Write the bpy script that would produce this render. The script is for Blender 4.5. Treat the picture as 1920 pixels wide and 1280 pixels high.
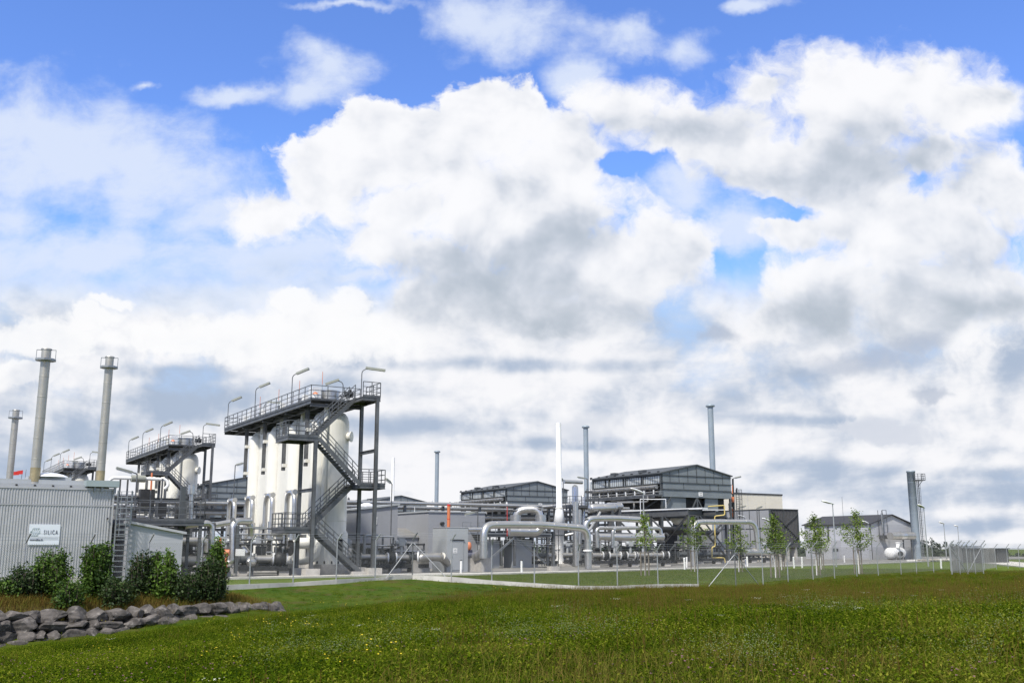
import bpy, bmesh, math, random
import numpy as np
from mathutils import Vector, Matrix, Quaternion
R = math.radians
rnd = random.Random(7)
nr = np.random.default_rng(11)
scn = bpy.context.scene
for o in list(bpy.data.objects): bpy.data.objects.remove(o)

# ---------------------------------------------------------------- camera
EYE, FPX, HORIZ = 1.95, 1900.0, 1026.0
PITCH = math.atan((HORIZ - 640.0) / FPX)
cd = bpy.data.cameras.new('camera'); cam = bpy.data.objects.new('camera', cd)
scn.collection.objects.link(cam); scn.camera = cam
cam.location = (0, 0, EYE); cam.rotation_euler = (math.pi/2 + PITCH, 0, 0)
cd.sensor_width = 36; cd.lens = 36 * FPX / 1920; cd.clip_start = .2; cd.clip_end = 9000
CP, SP = math.cos(PITCH), math.sin(PITCH)
def ray(px, py):
    a, b = (px-960)/FPX, (640-py)/FPX
    return Vector((a, CP - b*SP, SP + b*CP))
def P(px, py, Y):
    d = ray(px, py); return d * (Y/d.y) + Vector((0, 0, EYE))
def PZ(px, py, z=0.0):
    d = ray(px, py); return d * ((z-EYE)/d.z) + Vector((0, 0, EYE))

# ---------------------------------------------------------------- render and light
scn.view_settings.view_transform = 'Standard'; scn.view_settings.look = 'None'
scn.view_settings.gamma = 1; scn.view_settings.exposure = 0.0
scn.cycles.use_adaptive_sampling = True; scn.cycles.adaptive_threshold = .012
scn.cycles.max_bounces = 6; scn.cycles.diffuse_bounces = 3; scn.cycles.glossy_bounces = 3
scn.cycles.caustics_reflective = False; scn.cycles.caustics_refractive = False
SUN_EL, SUN_AZ = R(52), R(-24)          # the sun stands high behind the camera, a little to its left
SUN_DIR = Vector((math.sin(SUN_AZ)*math.cos(SUN_EL), -math.cos(SUN_AZ)*math.cos(SUN_EL), math.sin(SUN_EL)))
sl = bpy.data.lights.new('sun', 'SUN'); so = bpy.data.objects.new('sun', sl); scn.collection.objects.link(so)
sl.energy = 5.0; sl.angle = R(4.0); sl.color = (1, .95, .86)
so.rotation_euler = SUN_DIR.to_track_quat('Z', 'Y').to_euler()

wd = bpy.data.worlds.new('World'); scn.world = wd; wd.use_nodes = True
wd.cycles.sampling_method = 'MANUAL'; wd.cycles.sample_map_resolution = 512
nt = wd.node_tree; nt.nodes.clear()
class E:
    tree = nt
    def __init__(s, sock): s.s = sock
    def __add__(a, b): return mth('ADD', a, b)
    def __radd__(a, b): return mth('ADD', a, b)
    def __sub__(a, b): return mth('SUBTRACT', a, b)
    def __rsub__(a, b): return mth('SUBTRACT', b, a)
    def __mul__(a, b): return mth('MULTIPLY', a, b)
    def __rmul__(a, b): return mth('MULTIPLY', a, b)
    def __truediv__(a, b): return mth('DIVIDE', a, b)
    def __rtruediv__(a, b): return mth('DIVIDE', b, a)
def setin(node, i, v):
    if isinstance(v, E): node.id_data.links.new(v.s, node.inputs[i])
    elif v is not None: node.inputs[i].default_value = v
def mth(op, a, b=None, c=None, clamp=False):
    n = E.tree.nodes.new('ShaderNodeMath'); n.operation = op; n.use_clamp = clamp
    setin(n, 0, a); setin(n, 1, b); setin(n, 2, c); return E(n.outputs[0])
def vm(op, a, b=None, c=None, out=0):
    n = E.tree.nodes.new('ShaderNodeVectorMath'); n.operation = op
    setin(n, 0, a); setin(n, 1, b); setin(n, 2, c); return E(n.outputs[out])
def sstep(x, lo, hi, a=0.0, b=1.0):
    n = E.tree.nodes.new('ShaderNodeMapRange'); n.interpolation_type = 'SMOOTHSTEP'
    setin(n, 0, x); n.inputs[1].default_value = lo; n.inputs[2].default_value = hi
    n.inputs[3].default_value = a; n.inputs[4].default_value = b; return E(n.outputs[0])
def comb(x, y, z):
    n = E.tree.nodes.new('ShaderNodeCombineXYZ'); setin(n, 0, x); setin(n, 1, y); setin(n, 2, z); return E(n.outputs[0])
def noise(vec, scale, detail=6, rough=.55, dist=0, out=0, lac=2.0, dims='3D'):
    n = E.tree.nodes.new('ShaderNodeTexNoise'); n.noise_dimensions = dims
    setin(n, 'Vector', vec); n.inputs['Scale'].default_value = scale; n.inputs['Detail'].default_value = detail
    n.inputs['Roughness'].default_value = rough; n.inputs['Distortion'].default_value = dist
    n.inputs['Lacunarity'].default_value = lac; return E(n.outputs[out])
def mixc(f, a, b):
    n = E.tree.nodes.new('ShaderNodeMix'); n.data_type = 'RGBA'
    setin(n, 0, f); setin(n, 6, a); setin(n, 7, b); return E(n.outputs[2])
def srgb(r, g, b, k=1.0):
    f = lambda c: (c/255/12.92 if c <= 10 else ((c/255+.055)/1.055)**2.4) * k
    return (f(r), f(g), f(b), 1)
# ---- the sky: Nishita blue with procedural clouds, all by direction
tc = nt.nodes.new('ShaderNodeTexCoord')
sp = nt.nodes.new('ShaderNodeSeparateXYZ'); nt.links.new(tc.outputs['Generated'], sp.inputs[0])
X, Y, Z = (E(sp.outputs[i]) for i in range(3))
ay = mth('MAXIMUM', mth('ABSOLUTE', Y), .12)
U = X/ay; V = Z/ay
q = comb(U, V, 0.0)
def qpx(px, py):
    d = ray(px, py); return d.x/d.y, d.z/d.y
def field(blobs, vec, k=.35):
    """smooth union of soft ellipses: above 0 inside, 0 on the rim"""
    acc = None
    for b in blobs:
        cx, cy, rx, ry = b[:4]
        u, v = qpx(cx, cy); ru, rv = rx/FPX*1.03, ry/FPX*1.03
        m = vm('LENGTH', vm('MULTIPLY_ADD', vec, (1/ru, 1/rv, 0), (-u/ru, -v/rv, 0)), out=1)
        if len(b) > 4: m = m + b[4]
        if acc is None: acc = m
        else:
            n = nt.nodes.new('ShaderNodeMath'); n.operation = 'SMOOTH_MIN'
            setin(n, 0, acc); setin(n, 1, m); n.inputs[2].default_value = k; acc = E(n.outputs[0])
    return 1.0 - acc
w1 = vm('SUBTRACT', noise(q, 6.0, 2, .5, out=1), (.5, .5, .5))
w2 = vm('SUBTRACT', noise(q, 24.0, 4, .6, out=1), (.5, .5, .5))
qs1 = vm('MULTIPLY_ADD', w1, (.06, .05, 0), q)
qw = vm('MULTIPLY_ADD', w2, (.040, .036, 0), qs1)
CUM = [(745,395,120,75),(830,480,110,80),(1740,300,95,60),(730,455,120,60),(800,570,90,55),(890,240,140,130),(765,290,170,140),(620,330,120,105),(500,395,85,68),(960,400,260,190),(1080,500,250,130),
       (900,550,165,90),(1225,490,115,110),(700,235,60,65),(985,200,55,65),(1240,450,95,75),(1080,270,90,90),(1030,590,190,55),
       (1600,190,210,120),(1750,180,150,95),(1340,240,230,80),(1160,200,105,75),(1480,290,260,78),(1840,180,80,60),(1440,160,50,30),
       (1700,430,260,120),(1860,370,130,105),(1560,540,180,105),(1780,560,240,120),(1500,420,95,60),(1600,350,160,60),(1460,590,60,50)]
HOLES = [(1160,300,55,20),(1250,318,38,34),(1325,368,50,18),(1440,388,70,16),(1372,500,40,60),(1395,455,30,20),(1365,560,50,25)]
THIN = [(60,230,170,80,-.15),(150,300,200,85,-.25),(280,350,190,70,-.15),(380,400,110,50),(30,390,80,60),(200,480,300,80),(480,490,220,60),(100,580,200,60),
        (620,120,80,48),(440,172,105,24),(580,170,70,40),(670,520,60,14),
        (940,40,110,60),(270,148,26,12),(1180,70,110,40),(1290,90,60,40),(1420,8,60,18),(1400,420,90,50),(1290,340,70,60),(1860,200,80,60),
        (1090,130,60,60),(420,560,150,50),(660,5,90,12)]
nA = noise(qw, 15.0, 7, .56)
nF = noise(qw, 46.0, 5, .6)
nB = noise(vm('MULTIPLY', qs1, (1, 1.5, 1)), 8.0, 8, .60)
nS = noise(qs1, 5.0, 3, .5)
cum = field(CUM, qw, .3); holes = field(HOLES, qw, .3); thin = field(THIN, qw, .45)
hol = sstep(holes + (nA-.5)*1.2, -.55, .7)
soft = mth('MAXIMUM', sstep(U, .02, .11), sstep(V, .33, .43, 1, 0))
xx = cum*1.05 + .03 + (nA - .5)*1.9 + (nF - .5)*.55 - hol*1.4
dc = mth('ADD', sstep(xx, -.05, .26)*(1.0-soft), sstep(xx, -.22, .50)*soft)
dt = sstep(thin*.62 + (nB - .5)*2.0 + (nA-.5)*.8 + .06, -.26, .60)
Vc = mth('MAXIMUM', V, -.02)
qs = comb(U/(Vc+.5), .58/(Vc+.30), 2.0)
qs = vm('ADD', qs, vm('MULTIPLY', w1, (.14, .10, 0)))
nL = noise(qs, 3.0, 8, .56)
nL2 = noise(vm('ADD', qs, (.025, .05, .0)), 3.0, 5, .56)
el = mth('SUBTRACT', V, 0.0)
low = sstep(el + (nA-.5)*.06 + (nS-.5)*.06, .215, .29, 1.0, 0.0)
HEAD = [(520,650,180,50),(300,640,160,40),(535,580,45,34),(640,575,55,42),(590,610,110,45),(80,640,110,50),(180,600,70,24),(210,575,50,16),(660,640,150,60),(30,700,80,30),(1100,800,80,30),(1640,800,120,26),(980,755,50,14)]
head = field(HEAD, qw, .3)
dh = sstep(head*1.1 + (nA-.5)*1.8 + (nF-.5)*.6, -.02, .42)
DARK = [(935,575,250,125,.12),(900,520,160,70,.1),(1060,600,170,45),(1010,625,170,22),
        (1460,325,230,60,.3),(1630,315,230,80,.25),(1570,605,260,75,.15),(1800,585,230,70,.2),(1860,500,90,50,.2),(1320,570,60,50),(1060,450,90,70,.15),(1290,230,180,50,.45)]
dark = field(DARK, qs1, .6)
DARKL = [(330,755,150,36),(420,775,90,30),(170,800,120,30),(300,700,120,16),(20,860,80,50),(1720,918,330,20,-.2),(1560,892,150,22,-.2),(800,800,160,20),
         (980,690,260,14),(1100,830,180,14),(1500,790,120,12),(1850,880,120,16),(1900,650,60,60),(1500,700,70,30),(640,730,80,20),(1850,980,150,20)]
darkl = field(DARKL, vm('MULTIPLY_ADD', w1, (.05, .03, 0), q), .4)
nR = noise(qs1, 12.0, 4, .5); nR2 = noise(vm('ADD', qs1, (-.010, .022, 0)), 12.0, 4, .5)
rel = nR - nR2
shade = sstep(dark + (nS-.5)*1.1 + (nA-.5)*.55 + (nR-.5)*.5, -1.05, 1.05)
edge = sstep(cum + (nA-.5)*.5, .0, .7, 1.0, 0.0)
br = .905 + edge*.075 + (nS-.5)*.10 - shade*.25 + rel*.75 + (nA-.5)*.16 + (nF-.5)*.05
br = mth('MINIMUM', mth('MAXIMUM', br, .30), 1.0)
sky = nt.nodes.new('ShaderNodeTexSky'); sky.sky_type = 'NISHITA'; sky.sun_disc = False
sky.sun_elevation = SUN_EL; sky.sun_rotation = math.atan2(SUN_DIR.x, SUN_DIR.y); sky.ozone_density = 3.0; sky.air_density = 1.0; sky.dust_density = .3
K = 1/.1
blue = vm('MULTIPLY', E(sky.outputs[0]), (1.42, 1.72, 2.5))
def cc(r, g, b, k=1.0): return srgb(r, g, b, K*k)
ramp = nt.nodes.new('ShaderNodeValToRGB'); cr = ramp.color_ramp
for i, (p_, c_) in enumerate([(0, (184,194,206)), (.35, (211,217,227)), (.7, (238,240,245)), (1, (253,253,255))]):
    e_ = cr.elements[i] if i < 2 else cr.elements.new(p_)
    e_.position = p_; e_.color = tuple(x/10 for x in cc(*c_)[:3]) + (1,)
setin(ramp, 0, sstep(br, .56, 1.0))
cumc = vm('MULTIPLY', E(ramp.outputs[0]), (K, K, K))
thinc = cc(224,234,253)
lw = sstep((nL-nL2)*1.5 + (nL-.5)*.8 + .58 + (nA-.5)*.75 + rel*1.3 + (nF-.5)*.25 - sstep(darkl + (nS-.5)*1.4 + (nA-.5)*.8, -.6, .9)*.42, .0, .80)
lowc = mixc(lw, cc(176,191,213), cc(249,249,252))
lowbase = mixc(sstep(el, -.02, .22), cc(196,211,234), cc(182,212,250))
c = mixc(sstep(el, .20, .50, 1, 0)*.30, blue, cc(140,205,255))
c = mixc(dt*.90, c, thinc)
c = mixc(low*.9, c, lowbase)
c = mixc(mth('MULTIPLY', low, sstep(nL + (nA-.5)*.3, .18, .42), clamp=True), c, lowc)
c = mixc(dh*.88, c, mixc(sstep(rel*2.0 + .75 - sstep(el, .10, .22, .5, 0.0), .1, .7), cc(216,221,232), cc(254,254,255)))
c = mixc(dc*.98, c, cumc)
DL2 = [(1640,672,100,30),(1330,640,50,16),(1750,745,35,12),(1710,650,60,20)]
d2 = field(DL2, qw, .3)
c = mixc(sstep(d2*1.0 + (nA-.5)*1.6, -.35, .6)*.70, c, cc(182,192,210))
# unseen broken cloud added above the frame to turn the blue ambient light neutral
over = sstep(nS + sstep(V, .62, 1.1)*.35, .55, .72)
c = mixc(mth('MULTIPLY', over, sstep(V, .60, .80)), c, cc(222,224,228))
bg = nt.nodes.new('ShaderNodeBackground'); bg.inputs[1].default_value = .1
nt.links.new(c.s, bg.inputs[0])
wo = nt.nodes.new('ShaderNodeOutputWorld'); nt.links.new(bg.outputs[0], wo.inputs[0])
# ================================================================ helpers
TH = R(31.3)
EV = Vector((math.cos(TH), math.sin(TH), 0))       # plant grid: away to the right
EU = Vector((-math.sin(TH), math.cos(TH), 0))      # plant grid: away to the left
UP = Vector((0, 0, 1))
def L(s, t, z, O): return Vector((O[0], O[1], 0)) + EV*s + EU*t + UP*z

class MB:
    def __init__(s): s.v = []; s.f = []; s.sm = []
    def add(s, vs, fs, smooth=False):
        b = len(s.v); s.v += [tuple(v) for v in vs]
        s.f += [tuple(i+b for i in f) for f in fs]; s.sm += [smooth]*len(fs); return s
    def box(s, c, size, ex=EV, ey=EU, ez=UP):
        c = Vector(c); ex, ey, ez = ex*size[0]/2, ey*size[1]/2, ez*size[2]/2
        vs = [c+ex*a+ey*b+ez*d for d in (-1, 1) for b in (-1, 1) for a in (-1, 1)]
        return s.add(vs, [(0,2,3,1),(4,5,7,6),(0,1,5,4),(2,6,7,3),(0,4,6,2),(1,3,7,5)])
    def lbox(s, O, s0, s1, t0, t1, z0, z1):
        return s.box(L((s0+s1)/2, (t0+t1)/2, (z0+z1)/2, O), (s1-s0, t1-t0, z1-z0))
    def beam(s, p, q, w=.1, h=None, up=UP):
        p, q = Vector(p), Vector(q); d = q-p; l = d.length
        if l < 1e-5: return s
        d /= l
        sd = d.cross(up)
        if sd.length < .05: sd = d.cross(EU)
        sd.normalize(); u2 = sd.cross(d)
        return s.box((p+q)/2, (l, w, h or w), d, sd, u2)
    def ibeam(s, p, q, w=.2, h=.2, up=UP, th=.03):
        p, q = Vector(p), Vector(q); d = (q-p).normalized()
        sd = d.cross(up)
        if sd.length < .05: sd = d.cross(EU)
        sd.normalize(); u2 = sd.cross(d); l = (q-p).length; c = (p+q)/2
        s.box(c+u2*(h/2-th/2), (l, w, th), d, sd, u2); s.box(c-u2*(h/2-th/2), (l, w, th), d, sd, u2)
        return s.box(c, (l, th, h-2*th), d, sd, u2)
    def cyl(s, p, q, r, r2=None, n=16, caps=True, smooth=True):
        p, q = Vector(p), Vector(q); r2 = r if r2 is None else r2
        d = (q-p).normalized(); a = d.cross(UP)
        if a.length < .05: a = Vector((1, 0, 0))
        a.normalize(); b = d.cross(a)
        vs = []
        for c_, rr in ((p, r), (q, r2)):
            for i in range(n):
                an = 2*math.pi*i/n; vs.append(c_ + a*math.cos(an)*rr + b*math.sin(an)*rr)
        s.add(vs, [(i, (i+1) % n, n+(i+1) % n, n+i) for i in range(n)], smooth)
        if caps: s.add(vs[:n], [tuple(range(n))[::-1]]); s.add(vs[n:], [tuple(range(n))])
        return s
    def lathe(s, prof, c, n=24, ax=UP, smooth=True, a0=0):
        c = Vector(c); ax = Vector(ax).normalized(); a = ax.cross(UP)
        if a.length < .05: a = Vector((1, 0, 0))
        a.normalize(); b = ax.cross(a); vs = []
        for r, h in prof:
            for i in range(n):
                an = 2*math.pi*i/n+a0; vs.append(c + ax*h + a*math.cos(an)*r + b*math.sin(an)*r)
        fs = [(k*n+i, k*n+(i+1) % n, (k+1)*n+(i+1) % n, (k+1)*n+i) for k in range(len(prof)-1) for i in range(n)]
        s.add(vs, fs, smooth)
        s.add(vs[:n], [tuple(range(n))[::-1]]); s.add(vs[-n:], [tuple(range(n))]); return s
    def tube(s, pts, r, n=12, bend=None, seams=0, caps=True):
        pts = [Vector(p) for p in pts]; bend = bend if bend is not None else 2.2*r
        path = [pts[0]]
        for i in range(1, len(pts)-1):
            a, b, c = pts[i-1], pts[i], pts[i+1]
            d1 = (a-b); d2 = (c-b); k = min(bend, d1.length*.49, d2.length*.49)
            d1.normalize(); d2.normalize(); p0 = b+d1*k; p1 = b+d2*k
            m = 6
            for j in range(m+1):
                t = j/m; path.append(p0*(1-t)**2 + b*2*t*(1-t) + p1*t*t)
        path.append(pts[-1]); pp = [path[0]]
        for p in path[1:]:
            if (p-pp[-1]).length > 1e-3: pp.append(p)
        path = pp; m = len(path); nrm = None; vs = []
        for i, p in enumerate(path):
            d = (path[min(i+1, m-1)]-path[max(i-1, 0)]).normalized()
            if nrm is None:
                nrm = d.cross(UP)
                if nrm.length < .05: nrm = Vector((1, 0, 0))
            nrm = (nrm - d*nrm.dot(d)).normalized(); bn = d.cross(nrm)
            for j in range(n):
                an = 2*math.pi*j/n; vs.append(p + nrm*math.cos(an)*r + bn*math.sin(an)*r)
        s.add(vs, [(i*n+j, i*n+(j+1) % n, (i+1)*n+(j+1) % n, (i+1)*n+j) for i in range(m-1) for j in range(n)], True)
        if caps: s.add(vs[:n], [tuple(range(n))[::-1]]); s.add(vs[-n:], [tuple(range(n))])
        if seams:
            for a, b in zip(pts[:-1], pts[1:]):
                l = (b-a).length; d = (b-a)/max(l, 1e-6); k = max(1, int(l/seams))
                for j in range(k+1):
                    if bend < l*.5 and not (bend*.9 < j*l/k < l-bend*.9) and k > 1: continue
                    c = a+d*(j*l/k)
                    if k > 1 or l > 1: s.cyl(c-d*.03, c+d*.03, r*1.035+.004, n=n, caps=True)
        return s
    def prism(s, poly, h):
        """poly: list of world points, h: thickness vector"""
        n = len(poly); h = Vector(h); a = [Vector(p) for p in poly]; b = [p+h for p in a]
        s.add(a+b, [tuple(range(n))[::-1], tuple(range(n, 2*n))] + [(i, (i+1) % n, n+(i+1) % n, n+i) for i in range(n)]); return s
    def build(s, name, mat, parent=None, kind=None, label=None):
        me = bpy.data.meshes.new(name); off = Vector((0, 0, 0))
        if parent is not None:
            p = parent
            while p is not None: off += p.location; p = p.parent
        va = np.array(s.v, dtype=np.float32).reshape(-1, 3)
        if len(va): va = va - np.array(off, dtype=np.float32)
        me.from_pydata(va.tolist(), [], s.f)
        me.polygons.foreach_set('use_smooth', s.sm)
        me.materials.append(mat); me.update()
        o = bpy.data.objects.new(name, me); scn.collection.objects.link(o)
        if parent is not None: o.parent = parent
        if kind: o['kind'] = kind
        if label: o['label'] = label
        return o
def fixnormals(o):
    bm = bmesh.new(); bm.from_mesh(o.data); bmesh.ops.recalc_face_normals(bm, faces=bm.faces); bm.to_mesh(o.data); bm.free()
def thing(name, label, cat, loc=(0, 0, 0), group=None):
    o = bpy.data.objects.new(name, None); scn.collection.objects.link(o); o.empty_display_size = .3
    o.location = loc; tag(o, label, cat, group); return o
def tag(o, label, cat, group=None, kind=None):
    if label: o['label'] = label
    if cat: o['category'] = cat
    if group: o['group'] = group
    if kind: o['kind'] = kind
    return o
def dup(root, loc, label, group=None):
    r = root.copy(); scn.collection.objects.link(r); r.location = loc
    r['label'] = label
    if group: r['group'] = group
    for ch in list(root.children):
        c = ch.copy(); scn.collection.objects.link(c); c.parent = r
        for g in list(ch.children):
            d = g.copy(); scn.collection.objects.link(d); d.parent = c
    return r
def single(mb, name, mat, loc, label, cat, group=None):
    """a thing that is one mesh"""
    o = mb.build(name, mat); loc = Vector(loc)
    o.data.transform(Matrix.Translation(-loc)); o.location = loc
    return tag(o, label, cat, group)
def railing(mb, pts, h=1.1, gap=1.3, w=.05, toe=True, rails=(1.0, .66, .33)):
    pts = [Vector(p) for p in pts]
    for a, b in zip(pts[:-1], pts[1:]):
        l = (b-a).length; k = max(1, round(l/gap))
        for j in range(k+1):
            p = a+(b-a)*(j/k); mb.beam(p, p+UP*h, w)
        for r in rails: mb.beam(a+UP*h*r, b+UP*h*r, w if r == 1.0 else w*.8)
        if toe: mb.beam(a+UP*.06, b+UP*.06, .02, .14)
    return mb

# ================================================================ materials
def mat(name, col, rough=.6, metal=0.0, var=.12, scale=2.0, bump=0.0, bscale=30, spec=None, stain=0, stainc=(.1, .09, .08), streak=0, seed=0.0, coord='Object', island=0):
    m = bpy.data.materials.new(name); m.use_nodes = True; t = m.node_tree; E.tree = t
    bs = t.nodes['Principled BSDF']; tcn = t.nodes.new('ShaderNodeTexCoord'); v = E(tcn.outputs[coord if coord != 'World' else 'Object'])
    if coord == 'World':
        g = t.nodes.new('ShaderNodeNewGeometry'); v = E(g.outputs['Position'])
    base = tuple(col[:3])+(1,)
    n1 = noise(vm('ADD', v, (seed, seed, seed)), scale, 5, .6)
    f = sstep(n1, .3, .7, 1-var, 1+var)
    c = vm('SCALE', base[:3], None); c.s.node.inputs['Scale'].default_value = 1; t.links.new(f.s, c.s.node.inputs['Scale'])
    if streak:
        sv = vm('MULTIPLY', v, (3.0, 3.0, .18)); n2 = noise(sv, 2.2, 4, .6)
        c = mixc(sstep(n2, .5, .8)*streak, c, tuple(stainc)+(1,))
    if stain:
        n3 = noise(v, scale*2.7, 6, .65); c = mixc(sstep(n3, .52, .75)*stain, c, tuple(stainc)+(1,))
    if island:
        g = t.nodes.new('ShaderNodeNewGeometry'); k = sstep(E(g.outputs['Random Per Island']), 0, 1, 1-island, 1+island)
        c2 = vm('SCALE', c, None); t.links.new(k.s, c2.s.node.inputs['Scale']); c = c2
    t.links.new(c.s, bs.inputs['Base Color'])
    bs.inputs['Metallic'].default_value = metal
    rr = sstep(noise(v, scale*3, 4, .6), .3, .7, max(.02, rough-.04), min(1, rough+.04)); t.links.new(rr.s, bs.inputs['Roughness'])
    if spec is not None: bs.inputs['Specular IOR Level'].default_value = spec
    if bump:
        b = t.nodes.new('ShaderNodeBump'); b.inputs['Strength'].default_value = bump; b.inputs['Distance'].default_value = .02
        nn = noise(v, bscale, 4, .6); t.links.new(nn.s, b.inputs['Height']); t.links.new(b.outputs[0], bs.inputs['Normal'])
    return m
M = {}
M['silo'] = mat('silo_paint', (.74, .725, .665), .5, 0, .05, .6, streak=.38, stainc=(.52, .50, .43))
M['steel'] = mat('galvanised_steel', (.125, .130, .137), .5, .4, .22, 1.2, stain=.25, stainc=(.09, .095, .10))
M['steel_light'] = mat('light_galvanised_steel', (.30, .315, .33), .45, .6, .18, 1.5)
M['wire'] = mat('mesh_wire', (.22, .225, .23), .6, .3, .1, 2)
M['post'] = mat('fence_post_zinc', (.40, .41, .42), .45, .5, .12, 2)
M['grate'] = mat('dark_grating', (.07, .075, .08), .7, .3, .2, 2)
M['alu'] = mat('aluminium_cladding', (.55, .547, .54), .38, .93, .05, 1.3, stain=.12, stainc=(.42, .40, .36))
M['alu_dull'] = mat('dull_cladding', (.42, .41, .39), .45, .75, .12, 1.5, stain=.3, stainc=(.22, .20, .18))
M['stack'] = mat('stainless_stack', (.44, .42, .38), .48, .7, .08, .9, streak=.3, stainc=(.30, .28, .24))
M['bluegrey'] = mat('blue_grey_paint', (.27, .32, .37), .5, .1, .06, .8)
M['white'] = mat('white_paint', (.80, .80, .79), .4, 0, .03, 1, streak=.12, stainc=(.55, .55, .54))
M['concrete'] = mat('concrete', (.46, .44, .41), .9, 0, .18, 1.3, bump=.3, stain=.4, stainc=(.26, .25, .23))
M['kerb'] = mat('kerb_concrete', (.52, .50, .47), .9, 0, .14, 1.0, bump=.3, stain=.45, stainc=(.30, .29, .26))
M['shed'] = mat('grey_shed_paint', (.29, .30, .325), .55, 0, .04, .4, streak=.15, stainc=(.22, .225, .24))
M['cabin'] = mat('light_grey_panel', (.40, .41, .45), .5, 0, .03, .5)
M['kiosk'] = mat('kiosk_paint', (.36, .38, .40), .5, 0, .04, .6)
M['corr'] = mat('corrugated_sheet', (.49, .49, .51), .42, .3, .07, .9, streak=.25, stainc=(.38, .38, .38))
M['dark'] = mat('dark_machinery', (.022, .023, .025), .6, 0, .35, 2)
M['black'] = mat('black_opening', (.012, .012, .013), .9, 0, .1, 2)
M['cooler'] = mat('cooler_panel', (.20, .225, .24), .55, .2, .10, .45, stain=.18, stainc=(.30, .33, .35))
M['cooler_dk'] = mat('cooler_frame', (.075, .083, .09), .6, .1, .12, .8)
M['louvre'] = mat('cooler_fins', (.55, .57, .57), .5, .5, .15, 3)
M['brown'] = mat('brown_cladding', (.085, .085, .088), .6, .2, .08, .6)
M['beige'] = mat('beige_cladding', (.66, .62, .53), .6, 0, .04, .3)
M['roofdk'] = mat('dark_roof', (.035, .036, .042), .7, 0, .1, .8)
M['hall'] = mat('pale_grey_render', (.42, .425, .45), .65, 0, .03, .4)
M['orange'] = mat('orange_paint', (.62, .20, .09), .5, 0, .05, 2)
M['red'] = mat('red_paint', (.65, .04, .03), .5, 0, .05, 2)
M['yellow'] = mat('yellow_paint', (.60, .47, .16), .5, 0, .06, 2)
M['blue'] = mat('blue_paint', (.03, .06, .25), .5, 0, .05, 2)
M['glass'] = mat('dark_window', (.02, .025, .03), .15, 0, .05, 1)
M['dome'] = mat('skylight_acrylic', (.78, .80, .86), .3, 0, .03, 1)
M['lampbody'] = mat('lamp_housing', (.30, .31, .27), .5, .2, .06, 2)
M['lamphead'] = mat('lamp_head', (.76, .77, .78), .35, .2, .05, 2)
M['rock'] = mat('boulder_stone', (.080, .072, .068), .95, 0, .6, 2.0, bump=1.0, bscale=7, stain=.8, stainc=(.27, .25, .235), coord='World')
M['bark'] = mat('bark', (.10, .08, .06), .9, 0, .2, 6, bump=.4)
M['wood'] = mat('stake_wood', (.20, .17, .14), .9, 0, .2, 4)
M['inks'] = mat('navy_print', (.015, .015, .05), .6, 0, .02, 1)
M['green_ink'] = mat('green_print', (.02, .11, .08), .6, 0, .02, 1)
M['signw'] = mat('sign_white', (.70, .74, .82), .4, 0, .02, .6)
M['soot'] = mat('rubble', (.30, .28, .24), .95, 0, .3, 5)
def leafmat(name, c1, c2, scale=1.0, trans=.25):
    m = bpy.data.materials.new(name); m.use_nodes = True; t = m.node_tree; E.tree = t
    bs = t.nodes['Principled BSDF']; g = t.nodes.new('ShaderNodeNewGeometry'); oi = t.nodes.new('ShaderNodeObjectInfo')
    pos = E(g.outputs['Position']); rn = E(g.outputs['Random Per Island'])
    f = sstep(noise(pos, scale, 4, .6)*.6 + rn*.5 + (E(oi.outputs['Random'])-.5)*.25, .25, .85)
    c = mixc(f, tuple(c1)+(1,), tuple(c2)+(1,))
    t.links.new(c.s, bs.inputs['Base Color']); bs.inputs['Roughness'].default_value = .55
    bs.inputs['Specular IOR Level'].default_value = .3
    tr = t.nodes.new('ShaderNodeBsdfTranslucent'); t.links.new(c.s, tr.inputs[0])
    mx = t.nodes.new('ShaderNodeMixShader'); mx.inputs[0].default_value = trans
    t.links.new(bs.outputs[0], mx.inputs[1]); t.links.new(tr.outputs[0], mx.inputs[2])
    t.links.new(mx.outputs[0], t.nodes['Material Output'].inputs[0]); return m
M['leafA'] = leafmat('bush_leaves', (.022, .055, .008), (.12, .21, .028), .9)
M['leafB'] = leafmat('bush_leaves_dark', (.014, .032, .010), (.05, .085, .022), 1.2)
M['leafC'] = leafmat('young_tree_leaves', (.075, .125, .015), (.21, .29, .05), .9)
M['leafF'] = leafmat('forest_leaves', (.015, .028, .014), (.035, .055, .025), .05)
# ================================================================ terrain
fence1 = []                                           # (point, outward direction)
pA, pB = Vector((-12.04, 45.5, .2)), Vector((-5.35, 53.4, .38))
d1 = Vector((.646, .763, 0))
F1 = [P(467,1103,45.5),P(549,1100,47.4),P(630,1094,49.1),P(703,1090,51.6),P(773,1085,53.4)]
d1 = F1[4]-F1[0]; d1.z = 0; d1.normalize(); pA = F1[0]
for k in range(-6, 0): p = pA + d1*(2.5*k); p.z = pA.z + k*.02; fence1.append(p)
fence1 += F1
fence2 = [P(*p) for p in ((773,1085,53.4),(846,1088,53),(922,1095,53.6),(1002,1100,54),(1085,1105,54),(1158,1105,55),(1234,1101.5,56.8),(1309,1101,58.4),(1380,1101,59.5))]
fence3 = [P(*p) for p in ((1380,1101,59.5),(1431,1096,60.8),(1478,1091,62.8),(1525,1089,65),(1565,1083.5,67.7),(1607,1081,70.3),(1647,1079,73),(1690,1077,76),(1719,1075.5,78.2),(1751,1073,80.8),(1783,1070,83))]
def pz(px, py, Y): return P(px, py, Y)
ctrl = []
for f in (fence1[::2], fence2[::2], fence3[::2]):
    ctrl += [tuple(p) for p in f]
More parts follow.
